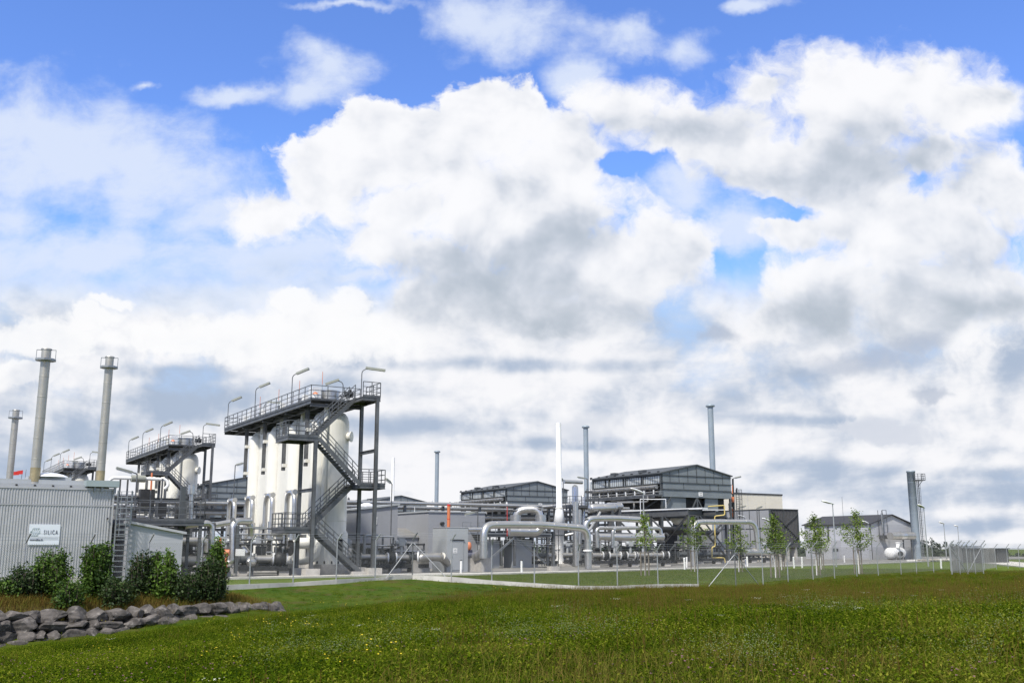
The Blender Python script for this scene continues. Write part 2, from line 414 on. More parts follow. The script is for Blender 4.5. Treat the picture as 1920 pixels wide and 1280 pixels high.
for a in ((960,1280,11.5),(960,1200,17.5),(960,1150,27),(960,1120,38),(1900,1280,10.5),(1900,1180,15.5),(1900,1120,28),(1900,1078,58),
          (1843,1072,80),(1500,1280,11),(1500,1180,16.5),(1500,1122,33),(1500,1098,53),(500,1280,13.5),(500,1200,22),(500,1160,31),(60,1280,16),
          (700,1112,46),(700,1140,34),(1200,1112,46),(1200,1150,26),(0,1240,24),(250,1230,23.5)):
    ctrl.append(tuple(P(*a)))
for p in ((0,0,.45),(8,2,.6),(-8,2,.2),(-20,10,-.5),(20,10,.8),(40,40,.7),(60,60,.5),(50,80,.3),(-40,30,-.9),(-45,45,-.3),(-30,36,-.3),(0,-20,.6),(-30,-20,.2),(30,-20,1.0),(80,80,.3),(60,100,0)):
    ctrl.append(p)
wall_top = [P(*a) for a in ((-40,1152,31.5),(0,1150,32.3),(100,1148,33.3),(200,1146,34.3),(300,1141,35.3),(420,1135,37.5),(520,1136,40.5))]
ctrl += [(p.x-.3, p.y+1.2, p.z+.1) for p in wall_top[:-1]] + [(p.x-1.5, p.y+5, .12) for p in wall_top[:-2]]
for (px, py), w_ in zip(((-40,1212),(0,1206),(100,1196),(200,1184),(300,1171),(420,1153),(520,1142)), wall_top):
    q_ = P(px, py+3, w_.y-1.0); ctrl.append((w_.x+.3, w_.y-.8, q_.z-.08)); ctrl.append((w_.x+1.0, w_.y-2.6, q_.z-.05))
C = np.array(ctrl)
def tps(r2): return np.where(r2 > 1e-9, r2*np.log(r2+1e-12), 0)
nC = len(C); A = np.zeros((nC+3, nC+3)); dd = ((C[:, None, :2]-C[None, :, :2])**2).sum(-1)
A[:nC, :nC] = tps(dd) + np.eye(nC)*.8; A[:nC, nC] = 1; A[:nC, nC+1:] = C[:, :2]; A[nC, :nC] = 1; A[nC+1:, :nC] = C[:, :2].T
bb = np.zeros(nC+3); bb[:nC] = C[:, 2]; sol = np.linalg.solve(A, bb)
def hgt(x, y):
    x = np.asarray(x, dtype=float); y = np.asarray(y, dtype=float)
    r2 = (x[..., None]-C[:, 0])**2 + (y[..., None]-C[:, 1])**2
    z = (tps(r2)*sol[:nC]).sum(-1) + sol[nC] + sol[nC+1]*x + sol[nC+2]*y
    return np.clip(z, -1.6, 1.3)
# the line of the fence: inside is the plant
FL = [(p.x, p.y) for p in fence1+fence2[1:]+fence3[1:]] + [(43, 79), (56, 108), (75, 150), (110, 220)]
FL = [(-60, -14)] + FL
def inside(x, y):
    """signed rough distance: above 0 on the plant's side"""
    best = np.full(np.shape(x), 1e9); sg = np.zeros(np.shape(x))
    for (x0, y0), (x1, y1) in zip(FL[:-1], FL[1:]):
        dx, dy = x1-x0, y1-y0; t = np.clip(((x-x0)*dx+(y-y0)*dy)/(dx*dx+dy*dy), 0, 1)
        ex, ey = x-(x0+t*dx), y-(y0+t*dy); dist = np.hypot(ex, ey)
        s_ = np.sign(dx*ey - dy*ex)
        sg = np.where(dist < best, s_, sg); best = np.where(dist < best, dist, best)
    return best*sg
def H1(x, y): return float(Hfull(np.array([x]), np.array([y]))[0])
def Hfull(x, y):
    z = hgt(x, y); d = inside(x, y)
    k = np.clip(d/7.0, 0, 1); k = k*k*(3-2*k)
    z = z*(1-k) + (-.06)*k
    r = np.hypot(x, y); far = np.clip((r-105)/60, 0, 1); far2 = far*far*(3-2*far)
    z = z*(1-far2) + (-.06)*far2
    z = z - np.clip((r-230)/300, 0, 1)**1.5*9
    return z
def grid_mesh(xs, ys):
    X_, Y_ = np.meshgrid(xs, ys); Z_ = Hfull(X_, Y_)
    ny, nx = X_.shape; v = np.stack([X_, Y_, Z_], -1).reshape(-1, 3)
    i = np.arange(ny*nx).reshape(ny, nx); f = np.stack([i[:-1, :-1], i[:-1, 1:], i[1:, 1:], i[1:, :-1]], -1).reshape(-1, 4)
    return v, f
def axis(parts):
    o = []
    for a, b, st in parts: o += list(np.arange(a, b, st))
    return np.array(o+[parts[-1][1]])
xs = axis([(-6000,-1000,1000),(-1000,-200,100),(-200,-60,10),(-60,70,.8),(70,200,10),(200,1000,100),(1000,6000,1000)])
ys = axis([(-200,-20,30),(-20,6,3),(6,90,.7),(90,200,6),(200,1000,80),(1000,6500,1000)])
v, f = grid_mesh(xs, ys)
me = bpy.data.meshes.new('ground'); me.from_pydata(v.tolist(), [], f.tolist()); me.polygons.foreach_set('use_smooth', [True]*len(f))
ground = bpy.data.objects.new('ground', me); scn.collection.objects.link(ground); ground['kind'] = 'structure'
a = me.attributes.new('lawn', 'FLOAT', 'POINT'); ins = inside(v[:, 0], v[:, 1]); a.data.foreach_set('value', np.clip(ins*2+.5, 0, 1).astype(np.float32))
# bare soil under the shrubs
wl = np.array([(p.x, p.y) for p in wall_top])
def soilmask(x, y):
    b = np.full(np.shape(x), -9.0)
    for (x0, y0), (x1, y1) in zip(wl[:-1], wl[1:]):
        dx, dy = x1-x0, y1-y0; t = ((x-x0)*dx+(y-y0)*dy)/(dx*dx+dy*dy); ll = math.hypot(dx, dy)
        s_ = (dx*(y-y0)-dy*(x-x0))/ll
        ok = (t > -.1) & (t < 1.1); b = np.where(ok, np.maximum(b, np.minimum(s_+.4, (7.5 if True else 0)-s_)), b)
    return b
a = me.attributes.new('soil', 'FLOAT', 'POINT'); sm_ = soilmask(v[:, 0], v[:, 1]); a.data.foreach_set('value', np.clip(sm_, 0, 1).astype(np.float32))
m = bpy.data.materials.new('ground'); m.use_nodes = True; t = m.node_tree; E.tree = t; bs = t.nodes['Principled BSDF']
g = t.nodes.new('ShaderNodeNewGeometry'); pos = E(g.outputs['Position'])
def attr(n):
    x = t.nodes.new('ShaderNodeAttribute'); x.attribute_name = n; return E(x.outputs['Fac'])
n1 = noise(pos, .35, 6, .6); n2 = noise(pos, 3.0, 6, .65); n3 = noise(pos, 14, 4, .6)
meadow = mixc(sstep(n1*.6+n2*.4, .38, .62), (.032, .072, .003, 1), (.070, .095, .008, 1))
meadow = mixc(sstep(n3, .4, .7)*.5, meadow, (.035, .060, .010, 1))
lawnc = mixc(sstep(n2*.5+n3*.5, .38, .62), (.060, .105, .010, 1), (.12, .155, .022, 1))
soilc = mixc(sstep(n2*.5+n3*.5, .35, .65), (.050, .038, .020, 1), (.11, .088, .040, 1))
meadow = mixc(sstep(noise(pos, .9, 5, .65), .50, .66)*.6, meadow, (.085, .060, .025, 1)); col = mixc(attr('lawn'), meadow, lawnc); col = mixc(attr('soil'), col, soilc)
t.links.new(col.s, bs.inputs['Base Color']); bs.inputs['Roughness'].default_value = 1; bs.inputs['Specular IOR Level'].default_value = .1
b = t.nodes.new('ShaderNodeBump'); b.inputs['Strength'].default_value = .8; b.inputs['Distance'].default_value = .08; t.links.new((n2*.4+n3*.6).s, b.inputs['Height']); t.links.new(b.outputs[0], bs.inputs['Normal'])
me.materials.append(m)

# the paved yard the plant stands on
M['yard'] = mat('yard_gravel', (.19, .185, .175), .95, 0, .22, .6, bump=.5, stain=.5, stainc=(.27, .26, .23), coord='World')
M['path'] = mat('pale_concrete_path', (.56, .54, .50), .9, 0, .10, .4, stain=.25, stainc=(.42, .41, .36), coord='World')
M['road'] = mat('grey_road', (.34, .33, .33), .9, 0, .10, .3, coord='World')
edge = [PZ(-260, 1094), PZ(-100, 1093), PZ(200, 1090), PZ(420, 1084), PZ(560, 1081.5), PZ(760, 1077.5), PZ(900, 1076), PZ(1100, 1071), PZ(1240, 1067), PZ(1450, 1061.5), PZ(1600, 1057), PZ(1700, 1053.5), PZ(1785, 1050)]
far = [Vector((140, 230, 0)), Vector((-160, 230, 0)), Vector((-140, 60, 0))]
mb = MB(); mb.prism([p+UP*.004 for p in edge+far], (0, 0, -.10)); yard = mb.build('paving', M['yard'], kind='structure'); fixnormals(yard)
mb = MB()
inn = [p + (p.normalized()*2.6) for p in edge]
for i in range(3, len(edge)-1):
    mb.prism([edge[i]+UP*.05, edge[i+1]+UP*.05, Vector((inn[i+1].x, inn[i+1].y, .05)), Vector((inn[i].x, inn[i].y, .05))], (0, 0, -.12))
path = mb.build('path', M['path'], kind='structure'); fixnormals(path)
# a thin pale edging line at the lawn's far side
mb = MB()
ei = [p - (Vector((p.x, p.y, 0)).normalized()*.9) for p in edge[3:]]
for p, q_ in zip(ei[:-1], ei[1:]):
    mb.beam(p+UP*.02, q_+UP*.02, .28, .12)
o = mb.build('kerb', M['kerb'], kind='structure')
# the access road beyond the side fence
mb = MB(); rp = [PZ(*a) for a in ((1700,1049),(1790,1046),(1850,1048.5),(1935,1055.5),(2020,1062))]; rq = [PZ(*a) for a in ((1700,1052),(1790,1050),(1840,1054),(1935,1064),(2020,1072))]
for i in range(4):
    qd = [rp[i].copy(), rp[i+1].copy(), rq[i+1].copy(), rq[i].copy()]
    for c_ in qd: c_.z = .03
    mb.prism(qd, (0, 0, -.2))
o = mb.build('road', M['path'], kind='structure'); fixnormals(o)

# ================================================================ fences
def chain_fence(name, pts, outs, label, group, kerb=True, braces=(), cell=.085, wire=.0036):
    base = Vector(pts[0]); root = thing(name, label, 'fence', base, group)
    for i, p in enumerate(pts):
        o = outs[i]; mb = MB()
        mb.cyl(p-UP*.3, p+UP*2.02, .032, n=8); mb.beam(p+UP*2.0, p+UP*2.34+o*.30, .05)
        mb.build('post', M['post'], root)
    for i, dr in braces:
        p = pts[i]; mb = MB(); mb.cyl(p+UP*1.85, p+dr*1.9+UP*.05, .025, n=6); mb.build('brace', M['post'], root)
    mw = MB(); wi = MB(); kb = MB(); h0, h1 = .16, 1.98
    for i, (p, q_) in enumerate(zip(pts[:-1], pts[1:])):
        d = q_-p; dh = Vector((d.x, d.y, 0)); w = dh.length; hh = h1-h0
        def at_(a, b): return p + d*(a/w) + UP*(h0+b)
        k = -hh
        nrm = dh.normalized().cross(UP)
        while k < w:
            a0, b0 = max(k, 0), max(-k, 0); a1 = min(k+hh, w); b1 = a1-k
            if a1-a0 > .03:
                mw.beam(at_(a0, b0)+nrm*.004, at_(a1, b1)+nrm*.004, wire); mw.beam(at_(a0, hh-b0)-nrm*.004, at_(a1, hh-b1)-nrm*.004, wire)
            k += cell
        pass
        oa, ob = outs[i], outs[i+1]
        for k_ in (.3, .65, .97): wi.beam(p+UP*(2.0+.34*k_)+oa*.3*k_, q_+UP*(2.0+.34*k_)+ob*.3*k_, .010)
        if kerb and p.x < 9.6: kb.beam(p+UP*.0, q_+UP*.0, .14, .40)
    mw.build('mesh_panel', M['wire'], root); wi.build('tension_wire', M['post'], root)
    if kerb: kb.build('kerb_wall', M['kerb'], root)
    return root
def normals_out(pts):
    o = []
    for i in range(len(pts)):
        a, b = pts[max(0, i-1)], pts[min(len(pts)-1, i+1)]; d = Vector((b.x-a.x, b.y-a.y, 0)).normalized(); o.append(Vector((d.y, -d.x, 0)))
    return o
for f_ in (fence1, fence2, fence3): pass
n1_, n2_, n3_ = normals_out(fence1), normals_out(fence2), normals_out(fence3)
n1_[-1] = n1_[-2]; n2_[0] = n1_[-1]; n2_[1] = (n1_[-1]+n2_[2]*.3).normalized()
G_ = 'chain-link fences round the plant'
dL = -d1; dR = (fence2[1]-fence2[0]).normalized()
chain_fence('chain_link_fence', fence1, n1_, 'chain-link fence with angled post tops behind the shrubs and boulder wall', G_, True, [(10, dL)])
chain_fence('chain_link_fence', fence2, n2_, 'chain-link fence on a pale kerb, in front of the kiosk and white vent stack', G_, True,
            [(0, dR), (8, (fence2[7]-fence2[8]).normalized()), (8, (fence3[1]-fence3[0]).normalized())])
chain_fence('chain_link_fence', fence3, n3_, 'chain-link fence standing in tall meadow grass in front of the young trees', G_, False)
g4 = [P(1785, 1071, 71.5), P(1800, 1071, 72), P(1815, 1071, 72.5), P(1829, 1071, 73), P(1844, 1071, 73.5)]
for p in g4: p.z = H1(p.x, p.y)
chain_fence('chain_link_fence', g4, [Vector((.7, -.7, 0))]*5, 'short stretch of fence with dense fine mesh near the access road', G_, False, [(0, (g4[1]-g4[0]).normalized()), (4, (g4[3]-g4[4]).normalized())], .05, .0062)
g4b = [P(1784,1069,76), P(1795,1067.5,80.5), P(1806,1066.5,85), P(1822,1065.5,87), P(1846,1064.5,90), P(1868,1061,98)]
for p in g4b: p.z = H1(p.x, p.y)
chain_fence('chain_link_fence', g4b, [Vector((.7, -.7, 0))]*6, 'fence run receding behind the short stretch of dense fine mesh', G_, False)
g5 = [P(1868, 1061, 99), P(1890, 1060.5, 101), P(1912, 1060, 103), P(1934, 1060, 105), P(1956, 1060, 107)]
for p in g5: p.z = H1(p.x, p.y)
chain_fence('chain_link_fence', g5, [Vector((.7, -.7, 0))]*5, 'far chain-link fence along the road at the field edge', G_, False)

# ================================================================ boulder wall
wroot = thing('boulder_wall', 'low retaining wall of rough grey boulders at the foot of the shrubs', 'stone wall', (-16, 33, -.9))
def boulder(c, sx, sy, sz, seed):
    rr = random.Random(seed); bm = bmesh.new(); bmesh.ops.create_icosphere(bm, subdivisions=3, radius=1)
    planes = [(Vector((rr.gauss(0, 1), rr.gauss(0, 1), rr.gauss(0, 1))).normalized(), rr.uniform(.52, .85)) for _ in range(11)]
    vs = []
    for v_ in bm.verts:
        p = v_.co.copy()
        for n_, d_ in planes:
            k = p.dot(n_)-d_
            if k > 0: p -= n_*k
        j = math.sin(p.x*9+seed)*.02+math.sin(p.y*11+seed*2)*.02+math.sin(p.z*13+seed*3)*.025
        p *= 1.22+j+rr.uniform(-.012, .012); vs.append(p)
    ang = rr.uniform(-.25, .25); dw = Vector((wl[-1][0]-wl[0][0], wl[-1][1]-wl[0][1], 0)).normalized(); dn = dw.cross(UP)
    mb = MB(); out = []
    for p in vs:
        x_, z_ = p.x*math.cos(ang)-p.z*math.sin(ang), p.x*math.sin(ang)+p.z*math.cos(ang)
        out.append(Vector(c)+dw*x_*sx+dn*p.y*sy+UP*z_*sz)
    fs = [tuple(v_.index for v_ in f_.verts) for f_ in bm.faces]; bm.free()
    mb.add(out, fs, False); return mb
k = 0; n_b = 0
lens = [0]
for a_, b_ in zip(wall_top[:-1], wall_top[1:]): lens.append(lens[-1]+(b_-a_).length)
def wpt(d):
    for i in range(len(lens)-1):
        if d <= lens[i+1]: return wall_top[i].lerp(wall_top[i+1], (d-lens[i])/(lens[i+1]-lens[i]))
    return wall_top[-1].copy()
for row in range(4):
    d = rnd.uniform(-.2, .2)
    while d < lens[-1]-.2:
        w = rnd.uniform(.34, .90) if row < 3 else rnd.uniform(.4, .7)
        p = wpt(max(0, d+w/2)); fwd = Vector((.45, -.89, 0))
        hs = rnd.uniform(.36, .46)
        zc = p.z - .10 - row*.30 + rnd.uniform(-.03, .03); c = p + fwd*(.05+.20*row); c.z = zc
        gz = H1(c.x+fwd.x*.3, c.y+fwd.y*.3)
        if zc > gz - .22 and n_b < 98:
            boulder(c, w*.60, .36, hs*.56, k*7+row).build('boulder', M['rock'], wroot); n_b += 1
        d += w*.98; k += 1
# ================================================================ silo groups
C1 = Vector((-15.29, 76.39, 0))
def make_silo(O, web=False):
    """one tall adsorber vessel on its plinth; O is its centre on the ground"""
    r = thing('adsorber_vessel', '', 'silo', O, 'cream adsorber vessels')
    mb = MB(); prof = [(1.56, .72), (1.56, 3.0), (1.42, 3.25), (1.42, 11.2), (1.39, 11.6), (1.29, 11.95), (1.1, 12.2), (.75, 12.36), (.3, 12.42)]
    mb.lathe(prof, O, 40); mb.build('shell', M['silo'], r)
    mb = MB()
    for z in (3.9, 6.4, 9.2): mb = MB(); mb.lathe([(1.415, z), (1.432, z+.01), (1.432, z+.05), (1.415, z+.06)], O, 40); mb.build('weld_band', M['silo'], r)
    c = O + EV*-1.0 + EU*-.45; mb = MB()
    mb.lathe([(.74, 3.1), (.74, 11.15), (.70, 11.45), (.55, 11.73), (.3, 11.9), (.02, 11.96)], c, 24); mb.build('riser_duct', M['silo'], r)
    c = O + EV*-.92 + EU*-1.3; mb = MB(); mb.cyl(c+UP*3.0, c+UP*12.75, .17, n=12); mb.build('downpipe', M['silo'], r)
    mb = MB(); mb.cyl(O, O+UP*.72, 1.95, n=8, smooth=False); mb.build('plinth', M['concrete'], r)
    for a_ in (R(-118), R(-165), R(-40)):                            # dark oval openings in the skirt, tall shapes proud of the shell
        dr = Vector((math.cos(a_), math.sin(a_), 0)); sd = UP.cross(dr); poly = []
        for i in range(20):
            an = 2*math.pi*i/20; x_ = .34*math.cos(an); z_ = .34*math.sin(an) + (.30 if math.sin(an) > 0 else -.30)
            poly.append((x_, z_))
        mb = MB(); pts = [O + dr*math.sqrt(1.572**2-x_*x_) + sd*x_ + UP*(1.95+z_) for x_, z_ in poly]
        mb.prism(pts, -dr*.01); ob = mb.build('skirt_opening', M['black'], r); fixnormals(ob)
    for i in range(8):
        a_ = R(-165+i*20); dr = Vector((math.cos(a_), math.sin(a_), 0)); mb = MB(); mb.box(O+dr*1.57+UP*.86, (.06, .10, .20), dr, UP.cross(dr), UP)
        mb.build('anchor_bolt', M['dark'], r)
    # the manhole on the right flank
    dr = (EV*.75+EU*-.66).normalized(); mb = MB(); mb.cyl(O+dr*1.3+UP*10.4, O+dr*1.66+UP*10.4, .34, n=16); mb.cyl(O+dr*1.66+UP*10.4, O+dr*1.72+UP*10.4, .42, n=16); mb.build('manhole', M['silo'], r)
    if web: mb = MB(); mb.box(O+EU*2.62+EV*-.85+UP*7.4, (.5, 2.7, 8.9)); mb.build('link_panel', M['silo'], r)
    mb = MB(); mb.ibeam(O+EV*-1.75+EU*.55+UP*8.1, O+EV*-1.75+EU*.55+UP*12.7, .26, .26); mb.build('hanger', M['steel'], r)
    mb = MB()
    for z in (8.5, 10.9):
        mb = MB(); mb.box(O+EV*-1.68+EU*.40+UP*z, (.42, .36, .26)); mb.build('hanger_clamp', M['silo'], r)
    return r
silo0 = make_silo(L(2.35, 1.7, 0, C1), True); silo3 = make_silo(L(2.35, 1.7+15.75, 0, C1))
def lamp_small(base, h, dr, tilt, label, group, ln=1.3):
    r = thing('platform_lamp', label, 'lamp', base, group)
    mb = MB(); top = base+UP*h; mb.tube([base, top, top+dr*.55+UP*.18], .035, 6, .35); mb.build('pole', M['steel'], r)
    a_ = top+dr*.5+UP*.17; d_ = (dr*math.cos(tilt)+UP*math.sin(tilt)).normalized()
    mb = MB(); mb.beam(a_-d_*ln*.15, a_+d_*ln*.85, .26, .17); mb.build('lamp_housing', M['lampbody'], r)
    mb = MB(); mb.beam(a_-d_*ln*.1-UP*.08, a_+d_*ln*.8-UP*.08, .14, .05); mb.build('diffuser', M['lamphead'], r)
    return r
ROWN = ['nearest', 'middle', 'farthest']
def make_platform(O):
    Z = 13.0
    r = thing('silo_platform', '', 'platform', O, 'silo top platforms')
    mb = MB(); mb.lbox(O, 0, 4.1, 0, 23.3, Z-.05, Z); mb.build('deck', M['grate'], r)
    mb = MB()
    for s_ in (0, 4.1): mb.ibeam(L(s_, 0, Z-.2, O), L(s_, 23.3, Z-.2, O), .14, .28)
    for k_ in range(5):
        t_ = .05+k_*5.8; mb.ibeam(L(0, min(t_, 23.2), Z-.42, O), L(4.1, min(t_, 23.2), Z-.42, O), .18, .22)
    for s_ in (.9, 3.2): mb.ibeam(L(s_, 0, Z-.42, O), L(s_, 23.3, Z-.42, O), .18, .22)
    for k_ in range(12): mb.beam(L(0, 1+k_*2, Z-.28, O), L(4.1, 1+k_*2, Z-.28, O), .08, .2)
    mb.build('frame', M['steel'], r)
    mb = MB(); railing(mb, [L(4.1, 23.3, Z, O), L(0, 23.3, Z, O), L(0, 0, Z, O), L(4.0, 0, Z, O)], gap=1.35)
    railing(mb, [L(4.1, 23.3, Z, O), L(4.1, 0, Z, O)], gap=1.35)
    mb.build('railing', M['steel'], r)
    for k_ in range(4):
        t_ = 1.7+5.25*k_
        mb = MB(); c = L(2.3, t_+.6, Z, O); mb.cyl(c, c+UP*1.0, .85, n=24); mb.cyl(c+UP*1.0, c+UP*1.08, .9, n=24); mb.build('filter_drum', M['alu'], r)
        mb = MB(); mb.lbox(O, .5, 1.2, t_-.6, t_+.3, Z+.15, Z+1.15); mb.build('instrument_box', M['lamphead'], r); mb = MB(); mb.lbox(O, .55, .95, t_+1.4, t_+1.9, Z+.1, Z+.8); mb.build('instrument_box', M['white'], r)
        mb = MB(); c = L(1.5, t_, Z, O); mb.cyl(c, c+UP*2.5, .02, n=5); mb.build('lightning_rod', M['steel_light'], r)
        mb = MB(); mb.cyl(c+UP*1.5, c+UP*2.5, .022, n=6); mb.build('rod_marking', M['orange'], r)
    mb = MB(); c = L(.6, .7, Z, O); mb.cyl(c, c+UP*.5, .24, n=14); mb.build('filter_pot', M['white'], r)
    mb = MB(); mb.lathe([(.22, .5), (.16, .62), (.05, .68)], c, 14); mb.build('pot_cap', M['orange'], r)
    mb = MB(); c = L(3.4, .9, Z+.75, O); mb.cyl(c-EV*.3, c+EV*.35, .22, n=12); mb.box(c+EV*.1+UP*.2, (.2, .3, .3)); mb.build('motor', M['dark'], r)
    return r
plat0 = make_platform(C1)
def make_stairs(O):
    r = thing('stair_tower', '', 'stairs', O, 'zigzag stair towers')
    t0, t1, t2, t3 = -3.55, -2.35, -2.05, -.85          # front lane t0..t1, back lane t2..t3
    SL, SR = -.6, 2.75
    def flight(sa, za, sb, zb, ta, tb):
        A_, B_ = L(sa, (ta+tb)/2, za, O), L(sb, (ta+tb)/2, zb, O)
        mb = MB()
        for t_ in (ta, tb): mb.beam(L(sa, t_, za-.05, O), L(sb, t_, zb-.05, O), .04, .30)
        n_ = 17
        for i in range(n_):
            k_ = (i+.5)/n_; s_ = sa+(sb-sa)*k_; z_ = za+(zb-za)*k_
            mb.box(L(s_, (ta+tb)/2, z_+.02, O), (.24, tb-ta-.04, .035))
        fo = mb.build('stair_flight', M['steel'], r)
        mb = MB()
        for t_ in (ta, tb):
            for h_ in (1.05, .72, .40): mb.beam(L(sa, t_, za+h_, O), L(sb, t_, zb+h_, O), .05 if h_ > 1 else .035)
            for i in range(6):
                k_ = i/5; mb.beam(L(sa+(sb-sa)*k_, t_, za+(zb-za)*k_, O), L(sa+(sb-sa)*k_, t_, za+(zb-za)*k_+1.05, O), .045)
        mb.build('handrail', M['steel'], fo)
    zs = [.25, 3.25, 6.5, 9.75, 13.0]
    flight(SR+.2, zs[0], SL, zs[1], t0, t1); flight(SL, zs[1], SR, zs[2], t2, t3)
    flight(SR, zs[2], SL, zs[3], t0, t1); flight(SL, zs[3], SR, zs[4], t2, t3)
    for k_, z_ in enumerate(zs[1:]):
        left = k_ % 2 == 0; a_, b_ = (SL-2.25, SL) if left else (SR, SR+(1.95 if z_ < 8 else 1.4))
        mb = MB(); mb.lbox(O, a_, b_, t0, t3, z_-.05, z_)
        for t_ in (t0, t3): mb.ibeam(L(a_, t_, z_-.18, O), L(b_, t_, z_-.18, O), .10, .26)
        for s_ in (a_, b_): mb.ibeam(L(s_, t0, z_-.18, O), L(s_, t3, z_-.18, O), .10, .26)
        lo = mb.build('landing', M['steel'], r)
        mb = MB()
        e_ = a_ if left else b_; i_ = b_ if left else a_
        pts = [L(i_, t0, z_, O), L(e_, t0, z_, O), L(e_, t3, z_, O)]
        if z_ < 12: pts.append(L(i_, t3, z_, O))
        railing(mb, pts, gap=.75); mb.build('railing', M['steel'], lo)
    mb = MB(); mb.lbox(O, SR, SR+1.45, t3, .1, 12.95, 13.0); mb.ibeam(L(SR+1.45, t3, 12.82, O), L(SR+1.45, .1, 12.82, O), .1, .26); mb.build('bridge', M['steel'], r)
    for s_, t_, zt in ((SL-.25, t0-.12, 9.5), (SL-.25, t3+.12, 9.5), (SR+1.12, t0-.12, 12.9), (SR+1.12, t3+.12, 12.9)):
        mb = MB(); mb.ibeam(L(s_, t_, .5, O), L(s_, t_, zt, O), .24, .24); mb.build('column', M['steel'], r)
        mb = MB(); mb.lbox(O, s_-.5, s_+.5, t_-.5, t_+.5, 0, .5); mb.build('footing', M['concrete'], r)
    mb = MB(); mb.lbox(O, SR-.4, SR+.9, t0-.2, t1+.2, 0, .27); mb.build('stair_footing', M['concrete'], r)
    for s_, z_ in ((SL-.25, 6.0), (SR+1.12, 9.0)):
        mb = MB(); mb.ibeam(L(s_, t0, z_, O), L(s_, t3, z_, O), .2, .24); mb.build('tie_beam', M['steel'], r)
    for z_ in (.5, 3.25, 6.5): pass
    return r
st0 = make_stairs(C1)
POSW = ['nearest', 'second', 'third', 'last']
UNITS = [C1, PZ(316, 834, 13), PZ(119, 877.5, 13)]
for u_ in UNITS: u_.z = 0
UN = ['in the large near row', 'in the middle row behind the catwalk', 'in the far row behind two chimneys']
for u_, O in enumerate(UNITS):
    for k_ in range(4):
        lab = f'cream silo, {["closest to","second from","third from","farthest from"][k_]} the stairs {UN[u_]}'
        loc = L(2.35, 1.7+5.25*k_, 0, O)
        if u_ == 0 and k_ == 0: silo0['label'] = lab
        elif u_ == 0 and k_ == 3: silo3['label'] = lab
        else: dup(silo3 if k_ == 3 else silo0, loc, lab)
    pl = 'long railed steel platform on top of the ' + ['large near row of cream silos', 'middle row of cream silos', 'far row of silos behind two chimneys'][u_]
    sl_ = 'dark steel zigzag staircase at the end of the ' + ['large near row of cream silos', 'middle row of cream silos', 'far row of cream silos'][u_]
    if u_ == 0: plat0['label'] = pl; st0['label'] = sl_
    else: dup(plat0, O, pl); dup(st0, O, sl_)
# lamps on the platforms
lp = [(.05, 22.6, 2.5, 1, 1.0), (3.6, 22.9, 2.6, 1, 1.25), (.05, 14.2, 2.7, 1, 1.0), (.05, 4.6, 2.5, 1, 1.1), (2.6, .1, 1.5, -1, 1.1), (3.0, -2.6, 2.1, 1, 1.5)]
names = ['at the far end of', 'on the back corner of', 'halfway along', 'over the near third of', 'low and facing left on', 'tallest, beside the stairs of']
GL = 'fluorescent lamps on the silo platforms'
for u_, O in enumerate(UNITS):
    for i, (s_, t_, h_, sg_, ln) in enumerate(lp):
        b_ = L(s_, t_, 13.0, O); dr = (Vector((.93, -.2, 0)) if i not in (4,) else Vector((-.95, -.1, 0))).normalized()
        if i in (1, 5): dr = Vector((.99, .1, 0)).normalized()
        tl = (.35, 0.0, .35, .35, -.35, -.12)[i]
        lamp_small(b_, h_, dr if i != 4 else Vector((-.95, -.1, 0)), tl, f'thin lamp on a hooked pole, {names[i]} the {["near large", "middle", "far"][u_]} silo platform', GL, ln)
# small attachments round the main silos: lower white pipe bend
r = thing('process_pipe', 'cream pipe bend curling up into the silo skirt behind the lower stairs', 'pipe', L(-1, .5, 0, C1))
mb = MB(); a_ = P(552, 1052, 76.5); b_ = P(591, 1049, 77); c_ = P(598, 1012, 77.3); mb.tube([a_, b_, c_, c_+EU*.8], .29, 14, .8); mb.build('bend', M['silo'], r)
mb = MB(); a_ = P(556, 1018, 77.5); b_ = P(584, 1018, 77.5); mb.tube([a_, b_, b_+EU*1.5], .42, 14, .5); mb.build('header', M['silo'], r)
# inverted U loops in front of the silos
GU = 'upright silver pipe loops before the silos'
for k_ in range(4):
    t_ = 1.8+5.25*k_; O = C1
    a_, b_ = L(-.3, t_, 0, O), L(-.3, t_+1.75, 0, O)
    r = thing('pipe_loop', f'upright silver pipe loop, {["right at the lower stair landing","between the stair landing and the tall bend","second from the left, before the last silo","leftmost of the four, before the pipe rack"][k_]}', 'pipe', a_, GU)
    mb = MB(); mb.tube([a_+UP*2.9, a_+UP*6.1, b_+UP*6.1, b_+UP*2.0], .195, 14, .86, seams=.9); mb.build('pipe', M['alu'], r)
    mb = MB(); mb.cyl(a_+UP*2.6, a_+UP*4.0, .30, n=16); mb.cyl(a_+UP*2.5, a_+UP*2.6, .36, n=16); mb.build('sleeve', M['alu'], r)
    mb = MB(); mb.cyl(b_+UP*1.9, b_+UP*2.02, .34, n=16); mb.cyl(b_+UP*1.0, b_+UP*1.9, .16, n=10); mb.build('flange', M['alu_dull'], r)
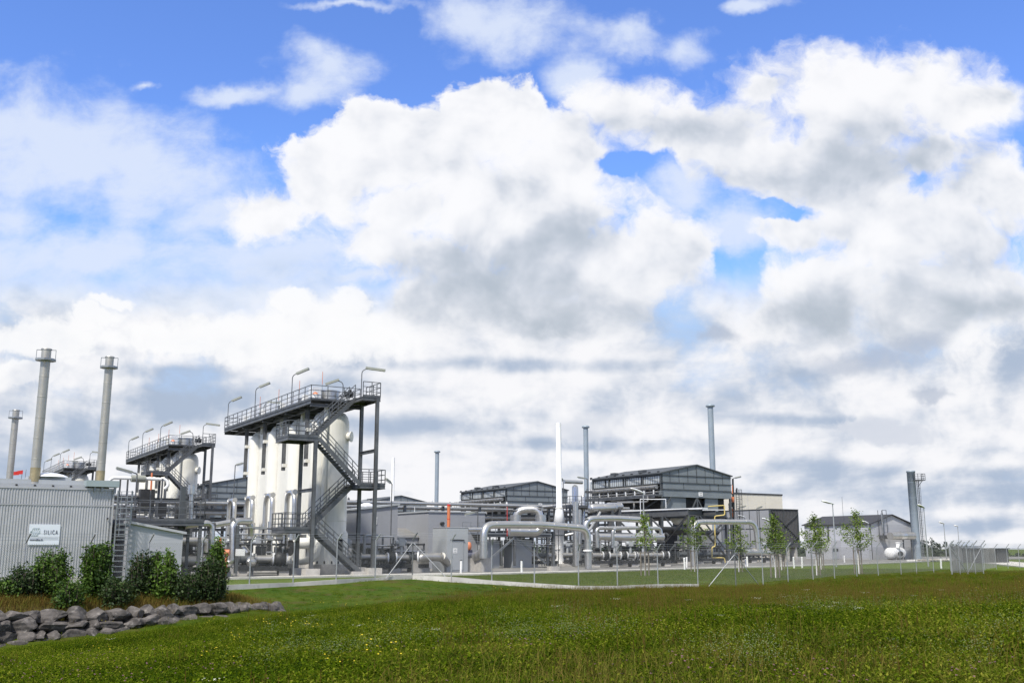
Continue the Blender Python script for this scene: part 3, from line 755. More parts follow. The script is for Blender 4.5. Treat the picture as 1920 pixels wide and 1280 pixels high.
# ================================================================ corrugated building on the left
O = P(205.5, 1011, 60.0); O.z = 0            # its right front corner on the ground
HB = 5.35
r = thing('corrugated_building', 'pale corrugated metal building with a company sign, at the left edge', 'building', O)
def ribbed(mb, O, s0, s1, t, z0, z1, pitch=.145, depth=.035, along='s'):
    n = int((s1-s0)/pitch); pts = []
    for i in range(n):
        a_ = s0+i*pitch
        for f_, d_ in ((0, 0), (.42, 0), (.55, depth), (.87, depth), (1.0, 0)): pts.append((a_+f_*pitch, d_))
    vs = []
    for a_, d_ in pts:
        for z_ in (z0, z1): vs.append(L(a_, t-d_, z_, O) if along == 's' else L(t+d_, a_, z_, O))
    mb.add(vs, [(2*i, 2*i+2, 2*i+3, 2*i+1) for i in range(len(pts)-1)])
mb = MB(); ribbed(mb, O, -13, 0, 0, .35, 4.28); ribbed(mb, O, -13, 0, 0, 4.36, HB-.15); mb.build('front_wall', M['corr'], r)
mb = MB(); ribbed(mb, O, 0, 8, 0.005, .35, HB-.15, along='t'); mb.lbox(O, -13, -.01, .04, 8, .2, HB-.1); mb.build('side_wall', M['corr'], r)
mb = MB(); mb.lbox(O, -13, .05, -.05, .03, 4.29, 4.35); mb.lbox(O, -13, .06, -.06, .03, HB-.14, HB-.02); mb.lbox(O, -.02, .07, -.07, .06, .3, HB-.15); mb.build('trim', M['corr'], r)
mb = MB(); mb.lbox(O, -13.1, -.2, .25, 8, HB-.01, HB+.16); mb.lbox(O, -13.1, -.6, .7, 8, HB+.17, HB+.42)
mb.build('roof', M['kiosk'], r)
mb = MB()
for i in range(14): mb.lbox(O, -12.8+i*.95, -12.7+i*.95, .15, .27, HB+.02, HB+.10)
mb.build('roof_brackets', M['dark'], r)
mb = MB(); mb.lbox(O, -13, .05, -.15, 0, -.05, .33); mb.build('plinth', M['concrete'], r)
for s_, lab in ((-8.0, None), (-3.35, None), (-12.2, None)):
    c = L(s_, 1.7, HB+.42, O)
    mb = MB(); mb.lbox(O, s_-1.15, s_+1.15, .95, 2.6, HB+.42, HB+.62); cb = mb.build('skylight_kerb', M['kiosk'], r)
    mb = MB(); mb.lathe([(1.10, .20), (1.02, .27), (.8, .36), (.5, .43), (.2, .46), (.02, .465)], c, 24); mb.build('skylight', M['dome'], cb)
mb = MB(); mb.lbox(O, -1.55, .25, -.35, .75, HB+.06, HB+.42); bx_ = mb.build('gutter_box', mat('pale_blue_duct', (.33, .39, .40), .45, .2, .05, 1), r)
mb = MB(); mb.lbox(O, -1.1, -1.0, -.2, -.1, HB-.2, HB+.06); mb.lbox(O, -.7, -.6, -.2, -.1, HB-.2, HB+.06); mb.lbox(O, 0, .12, -.2, -.1, HB-.3, HB+.05); mb.build('bracket', M['steel_light'], bx_)
mb = MB(); c = L(-.22, -.09, 3.6, O); mb.cyl(c, c-EU*.1, .05, n=10); mb.build('wall_lamp', M['dark'], r)
# the company sign
sp_ = P(56, 983, 58.35)
def signpt(s_, z_): return SO + EV*s_ + UP*z_ - EU*.02
_c = PZ(56, 1021, 0)
s_left = None
def ontoplane(px, py):
    """where a pixel's ray meets the building's front wall"""
    d = ray(px, py); o = Vector((0, 0, EYE)); n = EU; k = (O-EU*.09-o).dot(n)/d.dot(n); return o+d*k
a_, b_ = ontoplane(57, 982), ontoplane(115, 983); c_ = ontoplane(54, 1021)
SW = (b_-a_).dot(EV); SH = a_.z-c_.z; SO = Vector((a_.x, a_.y, c_.z)) - EV*.04
r = thing('company_sign', 'white board with a green emblem and SILICA lettering on the corrugated wall', 'sign', SO)
mb = MB(); mb.box(SO+EV*SW/2+UP*SH/2+EU*.02, (SW, .03, SH)); mb.build('board', M['signw'], r)
def letters(txt, s_, z_, h, wsc, m_, name, parent, bold=0.0, sp=1.0, shear=0):
    cu = bpy.data.curves.new(name, 'FONT'); cu.body = txt; cu.size = h*1.38; cu.extrude = .004; cu.offset = bold; cu.space_character = sp; cu.shear = shear
    cu.materials.append(m_); o = bpy.data.objects.new(name, cu); scn.collection.objects.link(o); o.parent = parent
    o.rotation_euler = (math.pi/2, 0, TH); o.scale = (wsc, 1, 1)
    bpy.context.view_layer.update(); me_ = bpy.data.meshes.new_from_object(o.evaluated_get(bpy.context.evaluated_depsgraph_get()))
    me_.transform(Matrix.Rotation(TH, 4, 'Z') @ Matrix.Rotation(math.pi/2, 4, 'X') @ Matrix.Diagonal((wsc, 1, 1, 1))); me_.materials.clear(); me_.materials.append(m_); bpy.data.objects.remove(o)
    o = bpy.data.objects.new(name, me_); scn.collection.objects.link(o); o.parent = parent
    o.location = SO + EV*s_ + UP*z_ - EU*.012 - parent.location; return o
letters('SILICA', SW*.475, SH*.52, SH*.21, .54, M['inks'], 'lettering', r, 0.0, 1.5)
letters('www.silica.de', SW*.05, SH*.215, SH*.075, 1.05, M['inks'], 'web_address', r, .004)
mb = MB()
def seg(x0, z0, x1, z1, w=.0065): mb.beam(SO+EV*SW*x0+UP*SH*z0-EU*.006, SO+EV*SW*x1+UP*SH*z1-EU*.006, .01, w)
outl = [(.085,.62),(.13,.80),(.33,.80),(.355,.68),(.325,.66),(.355,.62)]
for a2, b2 in zip(outl, outl[1:]): seg(*a2, *b2)
seg(.085,.62,.05,.62); seg(.05,.62,.06,.66); seg(.06,.66,.10,.66)
outl = [(.05,.60),(.36,.60),(.35,.555),(.31,.555),(.285,.44),(.06,.44),(.095,.555),(.05,.555),(.05,.60)]
for a2, b2 in zip(outl, outl[1:]): seg(*a2, *b2)
for k_ in range(3):
    x0 = .15+k_*.06; seg(x0, .66, x0+.035, .80); x1 = .12+k_*.06; seg(x1, .44, x1+.035, .55)
mb.build('emblem', M['green_ink'], r)
mb = MB()
for z_ in (.305, .355): mb.beam(SO+EV*SW*.04+UP*SH*z_-EU*.006, SO+EV*SW*.96+UP*SH*z_-EU*.006, .006, .006)
mb.build('rule_line', M['steel_light'], r)

# stainless chimneys
def chimney(bx, by, Yb, ztop, rad, label, zb=0):
    b_ = P(bx, by, Yb); b_.z = zb
    r = thing('steel_chimney', label, 'chimney', b_, 'stainless chimneys on the left')
    mb = MB(); mb.lathe([(rad, 0), (rad, ztop-zb)], b_, 24)
    for i in range(1, 7): z_ = 4.5+(ztop-5)*i/7; mb.lathe([(rad*1.02, z_), (rad*1.03, z_+.01), (rad*1.03, z_+.05), (rad*1.02, z_+.06)], b_, 24)
    mb.build('flue', M['stack'], r)
    mb = MB(); mb.lathe([(rad*1.12, ztop-.08), (rad*1.14, ztop-.02), (rad*1.0, ztop)], b_, 24); mb.build('rim', M['alu_dull'], r)
    mb = MB(); mb.lathe([(rad*1.1, ztop-.75), (rad*2.15, ztop-.73), (rad*2.15, ztop-.62), (rad*1.1, ztop-.60)], b_, 10, smooth=False); mb.build('platform_ring', M['steel_light'], r)
    for a2 in (R(10), R(190)):
        d_ = Vector((math.cos(a2), math.sin(a2), 0)); mb = MB()
        mb.beam(b_+d_*rad*2+UP*(ztop-.65), b_+d_*rad*2+UP*(ztop-.08), .03); mb.beam(b_+d_*rad+UP*(ztop-.08), b_+d_*rad*2+UP*(ztop-.08), .04); mb.build('bracket', M['steel_light'], r)
    mb = MB(); mb.lathe([(rad*1.04, HB+.3), (rad*1.04, HB+1.1)], b_, 24); mb.build('heat_tinted_collar', mat('tinted_collar', (.40, .33, .20), .45, .7, .2, 2), r)
    return r
chimney(66.5, 880, 58.6, 13.42, .268, 'tall stainless chimney rising left of centre behind the corrugated building')
chimney(189, 880, 61.0, 13.40, .245, 'tall stainless chimney behind the right end of the corrugated building')
chimney(19.5, 880, 84, 13.2, .262, 'farther shorter-looking stainless chimney at the far left edge')
# small wind flags
for i, (px, py) in enumerate(((36, 886), (43, 884.5))):
    p = P(px, py, 110); b_ = Vector((p.x, p.y, 0)); r = thing('wind_flag', ['red and white wind flag on a thin mast, lower left of the pair', 'red wind flag on a thin mast, upper right of the pair'][i], 'flag', b_, 'red wind flags')
    mb = MB(); mb.cyl(b_, p+UP*.3+EV*.3, .03, n=5); mb.build('mast', M['steel_light'], r)
    mb = MB(); mb.prism([p+UP*.2, p+UP*.22-EV*.55-UP*.12, p-EV*.55-UP*.28, p-UP*.22], EU*.03); mb.build('flag_cloth', M['red'], r)

# ================================================================ cabin, caged ladder, catwalk
O = Vector(P(343, 1000, 61.5)); O.z = 0
r = thing('equipment_cabin', 'light grey sloped-roof cabin with a door, behind the shrubs', 'cabin', O)
W_ = 3.05
mb = MB(); pl_ = [(-W_, 0), (0, 0), (0, 2.75), (-W_, 3.32)]
mb.prism([L(s_, 0, z_, O) for s_, z_ in pl_], EU*3.5); w_ = mb.build('wall', M['cabin'], r); fixnormals(w_)
mb = MB(); mb.prism([L(-W_-.15, -.18, 3.35, O), L(.18, -.18, 2.72, O), L(.18, -.18, 2.86, O), L(-W_-.15, -.18, 3.49, O)], EU*3.9); w_ = mb.build('roof', M['corr'], r); fixnormals(w_)
mb = MB(); mb.lbox(O, -.06, .012, -.012, .06, 0, 2.72); mb.lbox(O, -W_-.012, -W_+.05, -.012, .06, 0, 3.3); mb.build('corner_trim', M['corr'], r)
d0 = -1.95
mb = MB(); mb.lbox(O, d0, d0+1.0, -.05, 0, .15, 1.72); do = mb.build('door', M['kiosk'], r)
mb = MB(); mb.lbox(O, d0-.07, d0+1.07, -.07, -.005, 1.72, 1.80); mb.lbox(O, d0-.07, d0, -.07, -.005, .1, 1.72); mb.lbox(O, d0+1.0, d0+1.07, -.07, -.005, .1, 1.72); mb.build('door_frame', M['corr'], r)
mb = MB(); mb.lbox(O, d0+.22, d0+.72, -.065, -.05, 1.1, 1.52); mb.build('window', M['glass'], do)
def ladder(mb, b_, h, w=.5, ax=EV, n=None, cage=0, out=None):
    a_, c_ = b_-ax*w/2, b_+ax*w/2
    mb.beam(a_, a_+UP*h, .075); mb.beam(c_, c_+UP*h, .075)
    k_ = int(h/.3)
    for i in range(1, k_): mb.beam(a_+UP*i*.3, c_+UP*i*.3, .05)
ld = P(229, 1000, 59.5); ld.z = 0
r = thing('caged_ladder', 'fixed steel ladder with safety cage between corrugated building and cabin', 'ladder', ld)
mb = MB(); ladder(mb, ld, 5.2, .78); mb.build('ladder', M['steel_light'], r)
def cage(c, z0, z1, rad, out, m_, r):
    mb = MB(); sd = out.cross(UP)
    for i in range(9):
        z_ = z0+(z1-z0)*i/8; pts = []
        for j in range(9):
            an = math.pi*j/8; pts.append(c+sd*math.cos(an)*rad+out*(.1+math.sin(an)*rad*1.6)+UP*z_)
        for a2, b2 in zip(pts, pts[1:]): mb.beam(a2, b2, .03)
    for j in range(0, 9, 2):
        an = math.pi*j/8; p = c+sd*math.cos(an)*rad+out*(.1+math.sin(an)*rad*1.6); mb.beam(p+UP*z0, p+UP*z1, .03)
    return mb.build('cage', m_, r)
cage(ld, 2.6, 5.1, .42, -EU, M['steel_light'], r)
O = Vector((P(214, 1000, 63))); O.z = 0
r = thing('steel_catwalk', 'railed steel catwalk above the cabin, right of the corrugated building', 'catwalk', O)
mb = MB(); mb.lbox(O, -.2, 5.4, 0, 3.2, 3.55, 3.6); mb.ibeam(L(-.2, 0, 3.42, O), L(5.4, 0, 3.42, O), .12, .24); mb.ibeam(L(-.2, 3.2, 3.42, O), L(5.4, 3.2, 3.42, O), .12, .24); mb.build('deck', M['steel'], r)
mb = MB(); railing(mb, [L(5.4, 3.2, 3.6, O), L(5.4, 0, 3.6, O), L(.9, 0, 3.6, O)], h=1.25, gap=1.1); railing(mb, [L(-.2, 0, 3.6, O), L(-.2, 3.2, 3.6, O), L(5.4, 3.2, 3.6, O)], h=1.25, gap=1.1); mb.build('railing', M['steel'], r)
for s_ in (0, 5.2):
    for t_ in (.1, 3.1):
        mb = MB(); mb.ibeam(L(s_, t_, 0, O), L(s_, t_, 3.4, O), .18, .18); mb.build('column', M['steel'], r)
mb = MB(); mb.beam(L(-.1, -.05, 1.4, O), L(1.6, -.05, 3.3, O), .14); mb.build('brace', M['steel_light'], r)
O2 = L(.6, 5, 0, O)
r = thing('switchgear_bank', 'dark cluttered equipment bank behind the catwalk railing', 'equipment', O2)
mb = MB(); mb.lbox(O2, -.5, 5.0, 0, 2.0, 0, 3.3); mb.build('housing', M['dark'], r)
for i in range(9):
    mb = MB(); s_ = -.3+i*.6; h_ = rnd.uniform(3.8, 4.9)
    mb.cyl(L(s_, .2+(i % 3)*.4, 3.0, O2), L(s_, .2+(i % 3)*.4, h_, O2), rnd.choice((.06, .1, .16)), n=8); mb.build('standpipe', M[rnd.choice(('steel', 'alu_dull', 'dark'))], r)
mb = MB(); mb.lbox(O2, 2.9, 3.5, -.2, .6, 4.0, 4.9); mb.build('cabinet', M['dark'], r)
# white pipes above the rack with an orange post
r = thing('vent_pipe', 'thin white pipe running level above the catwalk to a small bend', 'pipe', P(215, 894, 78))
mb = MB(); mb.tube([P(206, 900, 78), P(212, 895, 78), P(245, 896, 78.5), P(312, 898.5, 80), P(316, 910, 80), P(309, 916, 80)], .13, 8, .4); mb.build('pipe', M['white'], r)
mb = MB(); mb.cyl(P(246, 896.5, 78.4), P(272, 897.5, 79), .27, n=12); mb.build('silencer', M['lampbody'], r)
for px in (226, 240, 305):
    mb = MB(); p = P(px, 897, 79); mb.beam(Vector((p.x, p.y, 0)), p, .12); mb.build('support_post', M['steel'], r)
r = thing('orange_post', 'thin orange and white marker pole in front of the middle silo stairs', 'pole', P(284, 918, 80))
mb = MB(); a_, b_ = P(283, 918, 80), P(285, 886, 80); mb.cyl(Vector((a_.x, a_.y, 0)), a_, .05, n=8); mb.build('pole', M['steel'], r)
mb = MB(); mb.cyl(a_, b_, .075, n=10); mb.build('orange_sleeve', M['orange'], r)
def hooklamp(hx, hy, px, py, by, Y, label, wide=0.0, down=True):
    """double tube lamp on a hooked post: head end pixel, post top pixel"""
    t_ = P(px, py, Y); b_ = Vector((t_.x, t_.y, 0)); h_ = P(hx, hy, Y-.8)
    r = thing('yard_lamp', label, 'lamp', b_, 'fluorescent yard lamps on posts')
    mb = MB(); k_ = t_+(h_-t_)*.25+UP*.1; mb.tube([b_+UP*0, t_-UP*.1, t_+UP*.12, k_], .05, 6, .3); mb.build('post', M['steel'], r)
    mb = MB(); mb.beam(k_, h_, .24, .14); mb.build('lamp_housing', M['lampbody'], r)
    mb = MB(); mb.beam(k_-UP*.1, h_-UP*.1, .16, .05); mb.build('diffuser', M['lamphead'], r)
hooklamp(218, 876.5, 257, 891, 0, 72, 'wide fluorescent lamp hanging over the catwalk, left of the middle silos')
hooklamp(60, 892, 83, 905, 0, 63, 'dark fluorescent lamp over the roof edge in front of the tall chimney')
hooklamp(455, 868, 441, 874, 0, 108, 'dark lamp on a thin post just left of the large cream silos')
hooklamp(723, 897, 735, 909, 0, 92, 'slim lamp beside the middle stair landing, in front of the white stack')
hooklamp(1052, 896, 1056, 904, 0, 122, 'small dark lamp right beside the tall white vent stack')
hooklamp(1083, 894, 1101, 899, 0, 126, 'small lamp left of the blue grey stack between the two coolers')
hooklamp(872, 964, 863+33, 961, 0, 98, 'short two-tube lamp on a post above the white pipe, left of the large pipe loop')
hooklamp(936, 943, 908, 951, 0, 120, 'slanted tube lamp in front of the middle cooler')
hooklamp(1389, 893, 1375, 898, 0, 138, 'tube lamp high at the right end of the near cooler')
hooklamp(1429, 949, 1419, 954, 0, 150, 'tube lamp over the dark ribbed building edge')
hooklamp(1398, 948, 1385, 953, 0, 148, 'tube lamp right of the orange and white pole')

# ================================================================ pipe rack
O = P(345, 1000, 100); O.z = 0
r = thing('pipe_rack', 'long dark steel rack carrying rows of silver pipes behind the silos and sheds', 'pipe rack', O)
for i in range(-3, 12):
    s_ = i*4.7
    for t_ in (0, 3.6):
        mb = MB(); mb.ibeam(L(s_, t_, 0, O), L(s_, t_, 6.5, O), .26, .26); mb.build('column', M['steel'], r)
mb = MB()
for i in range(-3, 12):
    for z_ in (6.0, 5.05, 4.1): mb.ibeam(L(i*4.7, 0, z_-.3, O), L(i*4.7, 3.6, z_-.3, O), .18, .22)
mb.build('cross_beams', M['steel'], r)
for t_ in (-.05, 3.65):
    for z_ in (5.6, 4.65, 3.7):
        mb = MB(); mb.ibeam(L(-14.5, t_, z_, O), L(52, t_, z_, O), .14, .20); mb.build('long_beam', M['cooler_dk'], r)
for z_, rr_, off in ((6.25, .16, .25), (6.2, .10, .9), (6.25, .14, 1.9), (6.22, .11, 2.8), (5.3, .15, .2), (5.3, .10, .8), (5.28, .16, 1.6), (5.3, .1, 2.6), (4.35, .14, .2), (4.33, .09, .75), (4.35, .14, 1.5), (4.3, .1, 2.4)):
    mb = MB(); mb.tube([L(-14.5, off, z_, O), L(52, off, z_, O)], rr_, 10, seams=3.0); mb.build('pipe', M['alu'], r)
mb = MB(); mb.tube([L(12, -.4, 6.7, O), L(54, -.4, 6.7, O)], .19, 10, seams=4); mb.build('top_pipe', M['alu'], r)
for i in range(26):
    s_ = -13+i*2.5; mb = MB(); k_ = i % 4
    c = L(s_, .2+.3*(i % 3), 6.5, O)
    if k_ == 0: mb.cyl(c, c+UP*.7, .05, n=6); mb.cyl(c+UP*.35, c+UP*.6, .12, n=8)
    elif k_ == 1: mb.box(c+UP*.1, (.35, .3, .3)); mb.cyl(c, c+UP*.5, .09, n=8)
    elif k_ == 2: mb.cyl(c-UP*.9, c-UP*2.4, .06, n=6)
    else: mb.beam(c-UP*2.5-EU*.6, c-UP*.1-EU*.6, .05); mb.box(c-UP*1.2, (.4, .3, .4))
    mb.build('valve', M[rnd.choice(('dark', 'alu_dull', 'steel', 'white'))], r)
# second, lower rack nearer the left, dark and cluttered
O = Vector((-40, 84, 0))
r = thing('pipe_rack', 'cluttered dark rack with short pipes in front of the middle silos', 'pipe rack', O)
for i in range(5):
    for t_ in (0, 2.5):
        mb = MB(); mb.ibeam(L(i*3.4, t_, 0, O), L(i*3.4, t_, 6.6, O), .24, .24); mb.build('column', M['cooler_dk'], r)
for z_ in (3.4, 4.3, 5.2, 6.1):
    mb = MB(); mb.ibeam(L(-.5, -.05, z_, O), L(14.2, -.05, z_, O), .14, .2); mb.ibeam(L(-.5, 2.6, z_, O), L(14.2, 2.6, z_, O), .14, .2); mb.build('long_beam', M['cooler_dk'], r)
for i in range(14):
    z_ = (3.65, 4.55, 5.45, 6.35)[i % 4]; t_ = .2+(i//4)*.65; a_ = rnd.uniform(0, 4); b_ = rnd.uniform(8, 14)
    mb = MB(); mb.tube([L(a_, t_, z_, O), L(b_, t_, z_, O), L(b_, t_, z_-.8, O)], rnd.choice((.08, .12, .16)), 8, .2); mb.build('pipe', M[rnd.choice(('alu', 'alu_dull', 'white'))], r)
mb = MB(); mb.lbox(O, 9.0, 10.2, -.5, .3, 5.5, 6.9); mb.build('cabinet', M['dark'], r)
a_ = P(339, 977, 66); r = thing('box_column', 'dark upright steel box column beside the cabin roof', 'column', Vector((a_.x, a_.y, 0)))
mb = MB(); mb.beam(Vector((a_.x, a_.y, 0)), P(344, 912, 66), .32, .25); mb.build('shaft', M['cooler_dk'], r); 
mb = MB(); mb.box(Vector((a_.x, a_.y, .1)), (.6, .6, .2)); mb.build('base_plate', M['steel'], r)

# ================================================================ silver pipes by pixels and depth
def pipe(label, pts, rad, m_='alu', seams=.9, bend=None, name='insulated_pipe', supports=(), group='insulated silver pipes', cat='pipe', flanges=()):
    ws = [P(*p) for p in pts]; b_ = Vector((ws[0].x, ws[0].y, 0))
    r = thing(name, label, cat, b_, group)
    mb = MB(); mb.tube(ws, rad, 16, bend if bend is not None else rad*2.6, seams=seams); mb.build('pipe', M[m_], r)
    for (px, py, Y) in supports:
        t_ = P(px, py, Y); g_ = Vector((t_.x, t_.y, 0)); mb = MB(); mb.ibeam(g_+UP*.35, t_, .22, .22); mb.build('support_post', M['steel'], r)
        mb = MB(); mb.box(g_+UP*.18, (.8, .8, .36)); mb.build('footing', M['concrete'], r)
    for (px, py, Y, qx, qy, QY) in flanges:
        mb = MB(); mb.cyl(P(px, py, Y), P(qx, qy, QY), rad*1.35, n=18); mb.build('flange', M['white'], r)
    return r
pipe('silver pipe with a capped standpipe, dropping behind the tallest shrub', [(345,986,66),(397,979,67.5),(397,1010,67.5),(396,1050,67.5)], .21)
pipe('short silver pipe between two downward bends, centre left', [(403,984,69),(436,978,70),(470,978,70.2),(470,1003,70.5)], .20)
pipe('silver pipe falling straight down then curling left at the ground', [(469,976,69.5),(437,976,68.2),(435,1053,68),(424,1056,68)], .22, flanges=())
pipe('thin upright vent pipe with a wide top sleeve, left of the pipe loops', [(357,985,67),(359,912,67)], .13)
a_ = P(359, 926, 67); b_ = P(360, 909, 67); r = single(MB().cyl(a_, b_, .24, n=14), 'pipe_sleeve', M['alu'], a_, 'short wide silver sleeve on top of the thin upright vent pipe', 'sleeve')
pipe('fat dull pipe lying low behind the shrubs, upper of two', [(338,1014,70),(388,1014,71),(389,1035,71)], .26, 'alu_dull')
pipe('fat dull pipe lying low behind the shrubs, lower of two', [(338,1051,69),(392,1050,70.5),(430,1054,71)], .30, 'alu_dull')
pipe('silver pipe curving down to the right behind the square notice plate', [(388,1016,74),(446,1014,74.5),(463,1036,74.5)], .24)
pipe('large silver horizontal pipe from the left elbow to the right elbow, on the tall post', [(906,1046,84.5),(907,984,84.5),(950,983,86.5),(1014,983.5,89),(1102,990,91.8),(1103,1066,91.8)], .315, seams=1.1, bend=1.0, supports=[(1037,996,90)], flanges=[(1102,1030,91.8,1102,1033,91.8)])
pipe('large silver pipe arching out left behind the taller one, above the yard', [(1097,1010,95),(1098,972,95),(1150,971,96.5),(1206,974,98),(1216,1000,98)], .29, seams=1.2, bend=1.0)
pipe('big silver U-shaped pipe bridge in front of the middle cooler', [(968,990,100),(968,956,100),(1012,953,100),(1014,990,100)], .36, seams=.5, bend=.95)
for px in (966.5, 1014):
    a_, b_ = P(px, 985, 100), P(px, 965, 100); single(MB().cyl(a_, b_, .52, n=18), 'pipe_sleeve', M['alu'], a_, 'wide silver sleeve under the %s leg of the big pipe bridge' % ('left' if px < 1000 else 'right'), 'sleeve', 'sleeves under the pipe bridge')
pipe('fat silver pipe hanging level below the long pipe, ending in a bend', [(955,996,92),(1008,997,93),(1016,985,93)], .38, 'alu')
pipe('thin white pipe level behind the kiosk', [(878,992,96),(902,992,96.5)], .2)
pipe('silver pipe crossing high at right and dropping into a horizontal vessel', [(1300,1060,107),(1300,978,107),(1416,978,111),(1422,1032,111)], .28, seams=1.3, bend=1.1)
pipe('short horizontal silver vessel under the right-hand pipe bend', [(1396,1035,111),(1446,1036,113)], .31, seams=1.0)
pipe('thin silver pipe dropping in two legs, outer left one beside the large riser', [(1120,1026,99),(1118,990,99),(1158,989,100),(1184,989,101)], .17)
pipe('thin silver pipe dropping in two legs, inner one', [(1149,1026,98),(1149,991,98),(1190,989,99.5),(1238,990,101),(1240,1002,101)], .17)
pipe('long fat horizontal silver pipe with a rounded right end, behind the first young tree', [(1122,1006,103),(1180,1007,104),(1243,1006,106)], .34, seams=1.2)
pipe('silver pipe under the cooler ending in a small upward bend', [(1060,1003,110),(1105,994,110),(1125,960,112)], .15)
pipe('silver pipe ascending towards the middle platform', [(1016,950,118),(1085,944,119)], .17)
pipe('upright silver pipe standing right of the kiosk pipework', [(1080,1060,105),(1079,940,105)], .27)
pipe('second upright silver pipe beside the platform', [(1087,1050,108),(1086.5,955,108)], .2)
pipe('upright white-topped pipe at the right end of the cooler', [(1371,990,134),(1368,943,134)], .18, 'white')
pipe('upright grey drain pipe of the dark building', [(1402,1052,146),(1402,1000,146)], .1, 'steel_light')
# the pipe from the kiosk
pipe('pinkish fat pipe bending from a black valve into the grey kiosk', [(787,1047,83),(792,1044,83),(828,1043,83.5),(838,1055,84.5)], .34, 'alu_dull', seams=1.6, bend=.8, flanges=[(783,1044,83,786,1044,83)])
pipe('fat dull pipe behind the kiosk meeting the left elbow', [(873,1046,88),(895,1044,86),(906,1035,85)], .42, 'alu_dull', seams=.4)

# horizontal vessels under the near cooler
def vessel(label, a, b, rad, m_='alu', saddles=True, cat='vessel', domed=True):
    a_, b_ = P(*a), P(*b); d_ = (b_-a_).normalized(); l_ = (b_-a_).length; c0 = Vector((a_.x, a_.y, 0))
    r = thing('horizontal_vessel', label, cat, c0, 'horizontal vessels')
    e = rad*.45 if domed else .02
    mb = MB(); mb.lathe([(.05, -e), (rad*.55, -e*.82), (rad*.85, -e*.45), (rad, 0), (rad, l_), (rad*.85, l_+e*.45), (rad*.55, l_+e*.82), (.05, l_+e)], a_, 24, d_); v_ = mb.build('shell', M[m_], r)
    mb = MB()
    for k_ in (.08, .5, .92): mb.cyl(a_+d_*l_*k_-d_*.04, a_+d_*l_*k_+d_*.04, rad*1.03, n=24)
    mb.build('band', M[m_], r)
    if saddles:
        for k_ in (.2, .8):
            p = a_+d_*l_*k_; mb = MB(); mb.box(Vector((p.x, p.y, (p.z-rad*.6)/2)), (.3, rad*1.6, max(.1, p.z-rad*.6)), d_, d_.cross(UP), UP); mb.build('saddle', M['concrete' if p.z < 2.2 else 'steel'], r)
    return r
vessel('silver horizontal drum, front one of two under the near cooler', (1108,953,112), (1153,951,114), .48)
vessel('smaller silver drum just behind and right of the front drum', (1140,949,117), (1164,949,118), .45)
vessel('white horizontal tank on the ground before the pale grey hall', (1668,1036.5,168), (1689,1036,172), .88, 'white')
vessel('dark horizontal pipe drum between the support legs of the near cooler', (1232,992,112), (1285,993,116), .32, 'dark', False)
# nozzle and manhole of the white tank
c = P(1684, 1026, 169); single(MB().cyl(c, c+UP*.75, .32, n=14).cyl(c+UP*.75, c+UP*.85, .42, n=14), 'tank_nozzle', M['white'], c, 'stubby white nozzle on top of the white tank', 'nozzle')
c = P(1688.5, 1037.5, 167.6); single(MB().cyl(c, c-Vector((.3,.9,0))*.3, .42, n=16), 'manhole_cover', M['dark'], c, 'dark round opening in the side of the white tank', 'manhole')

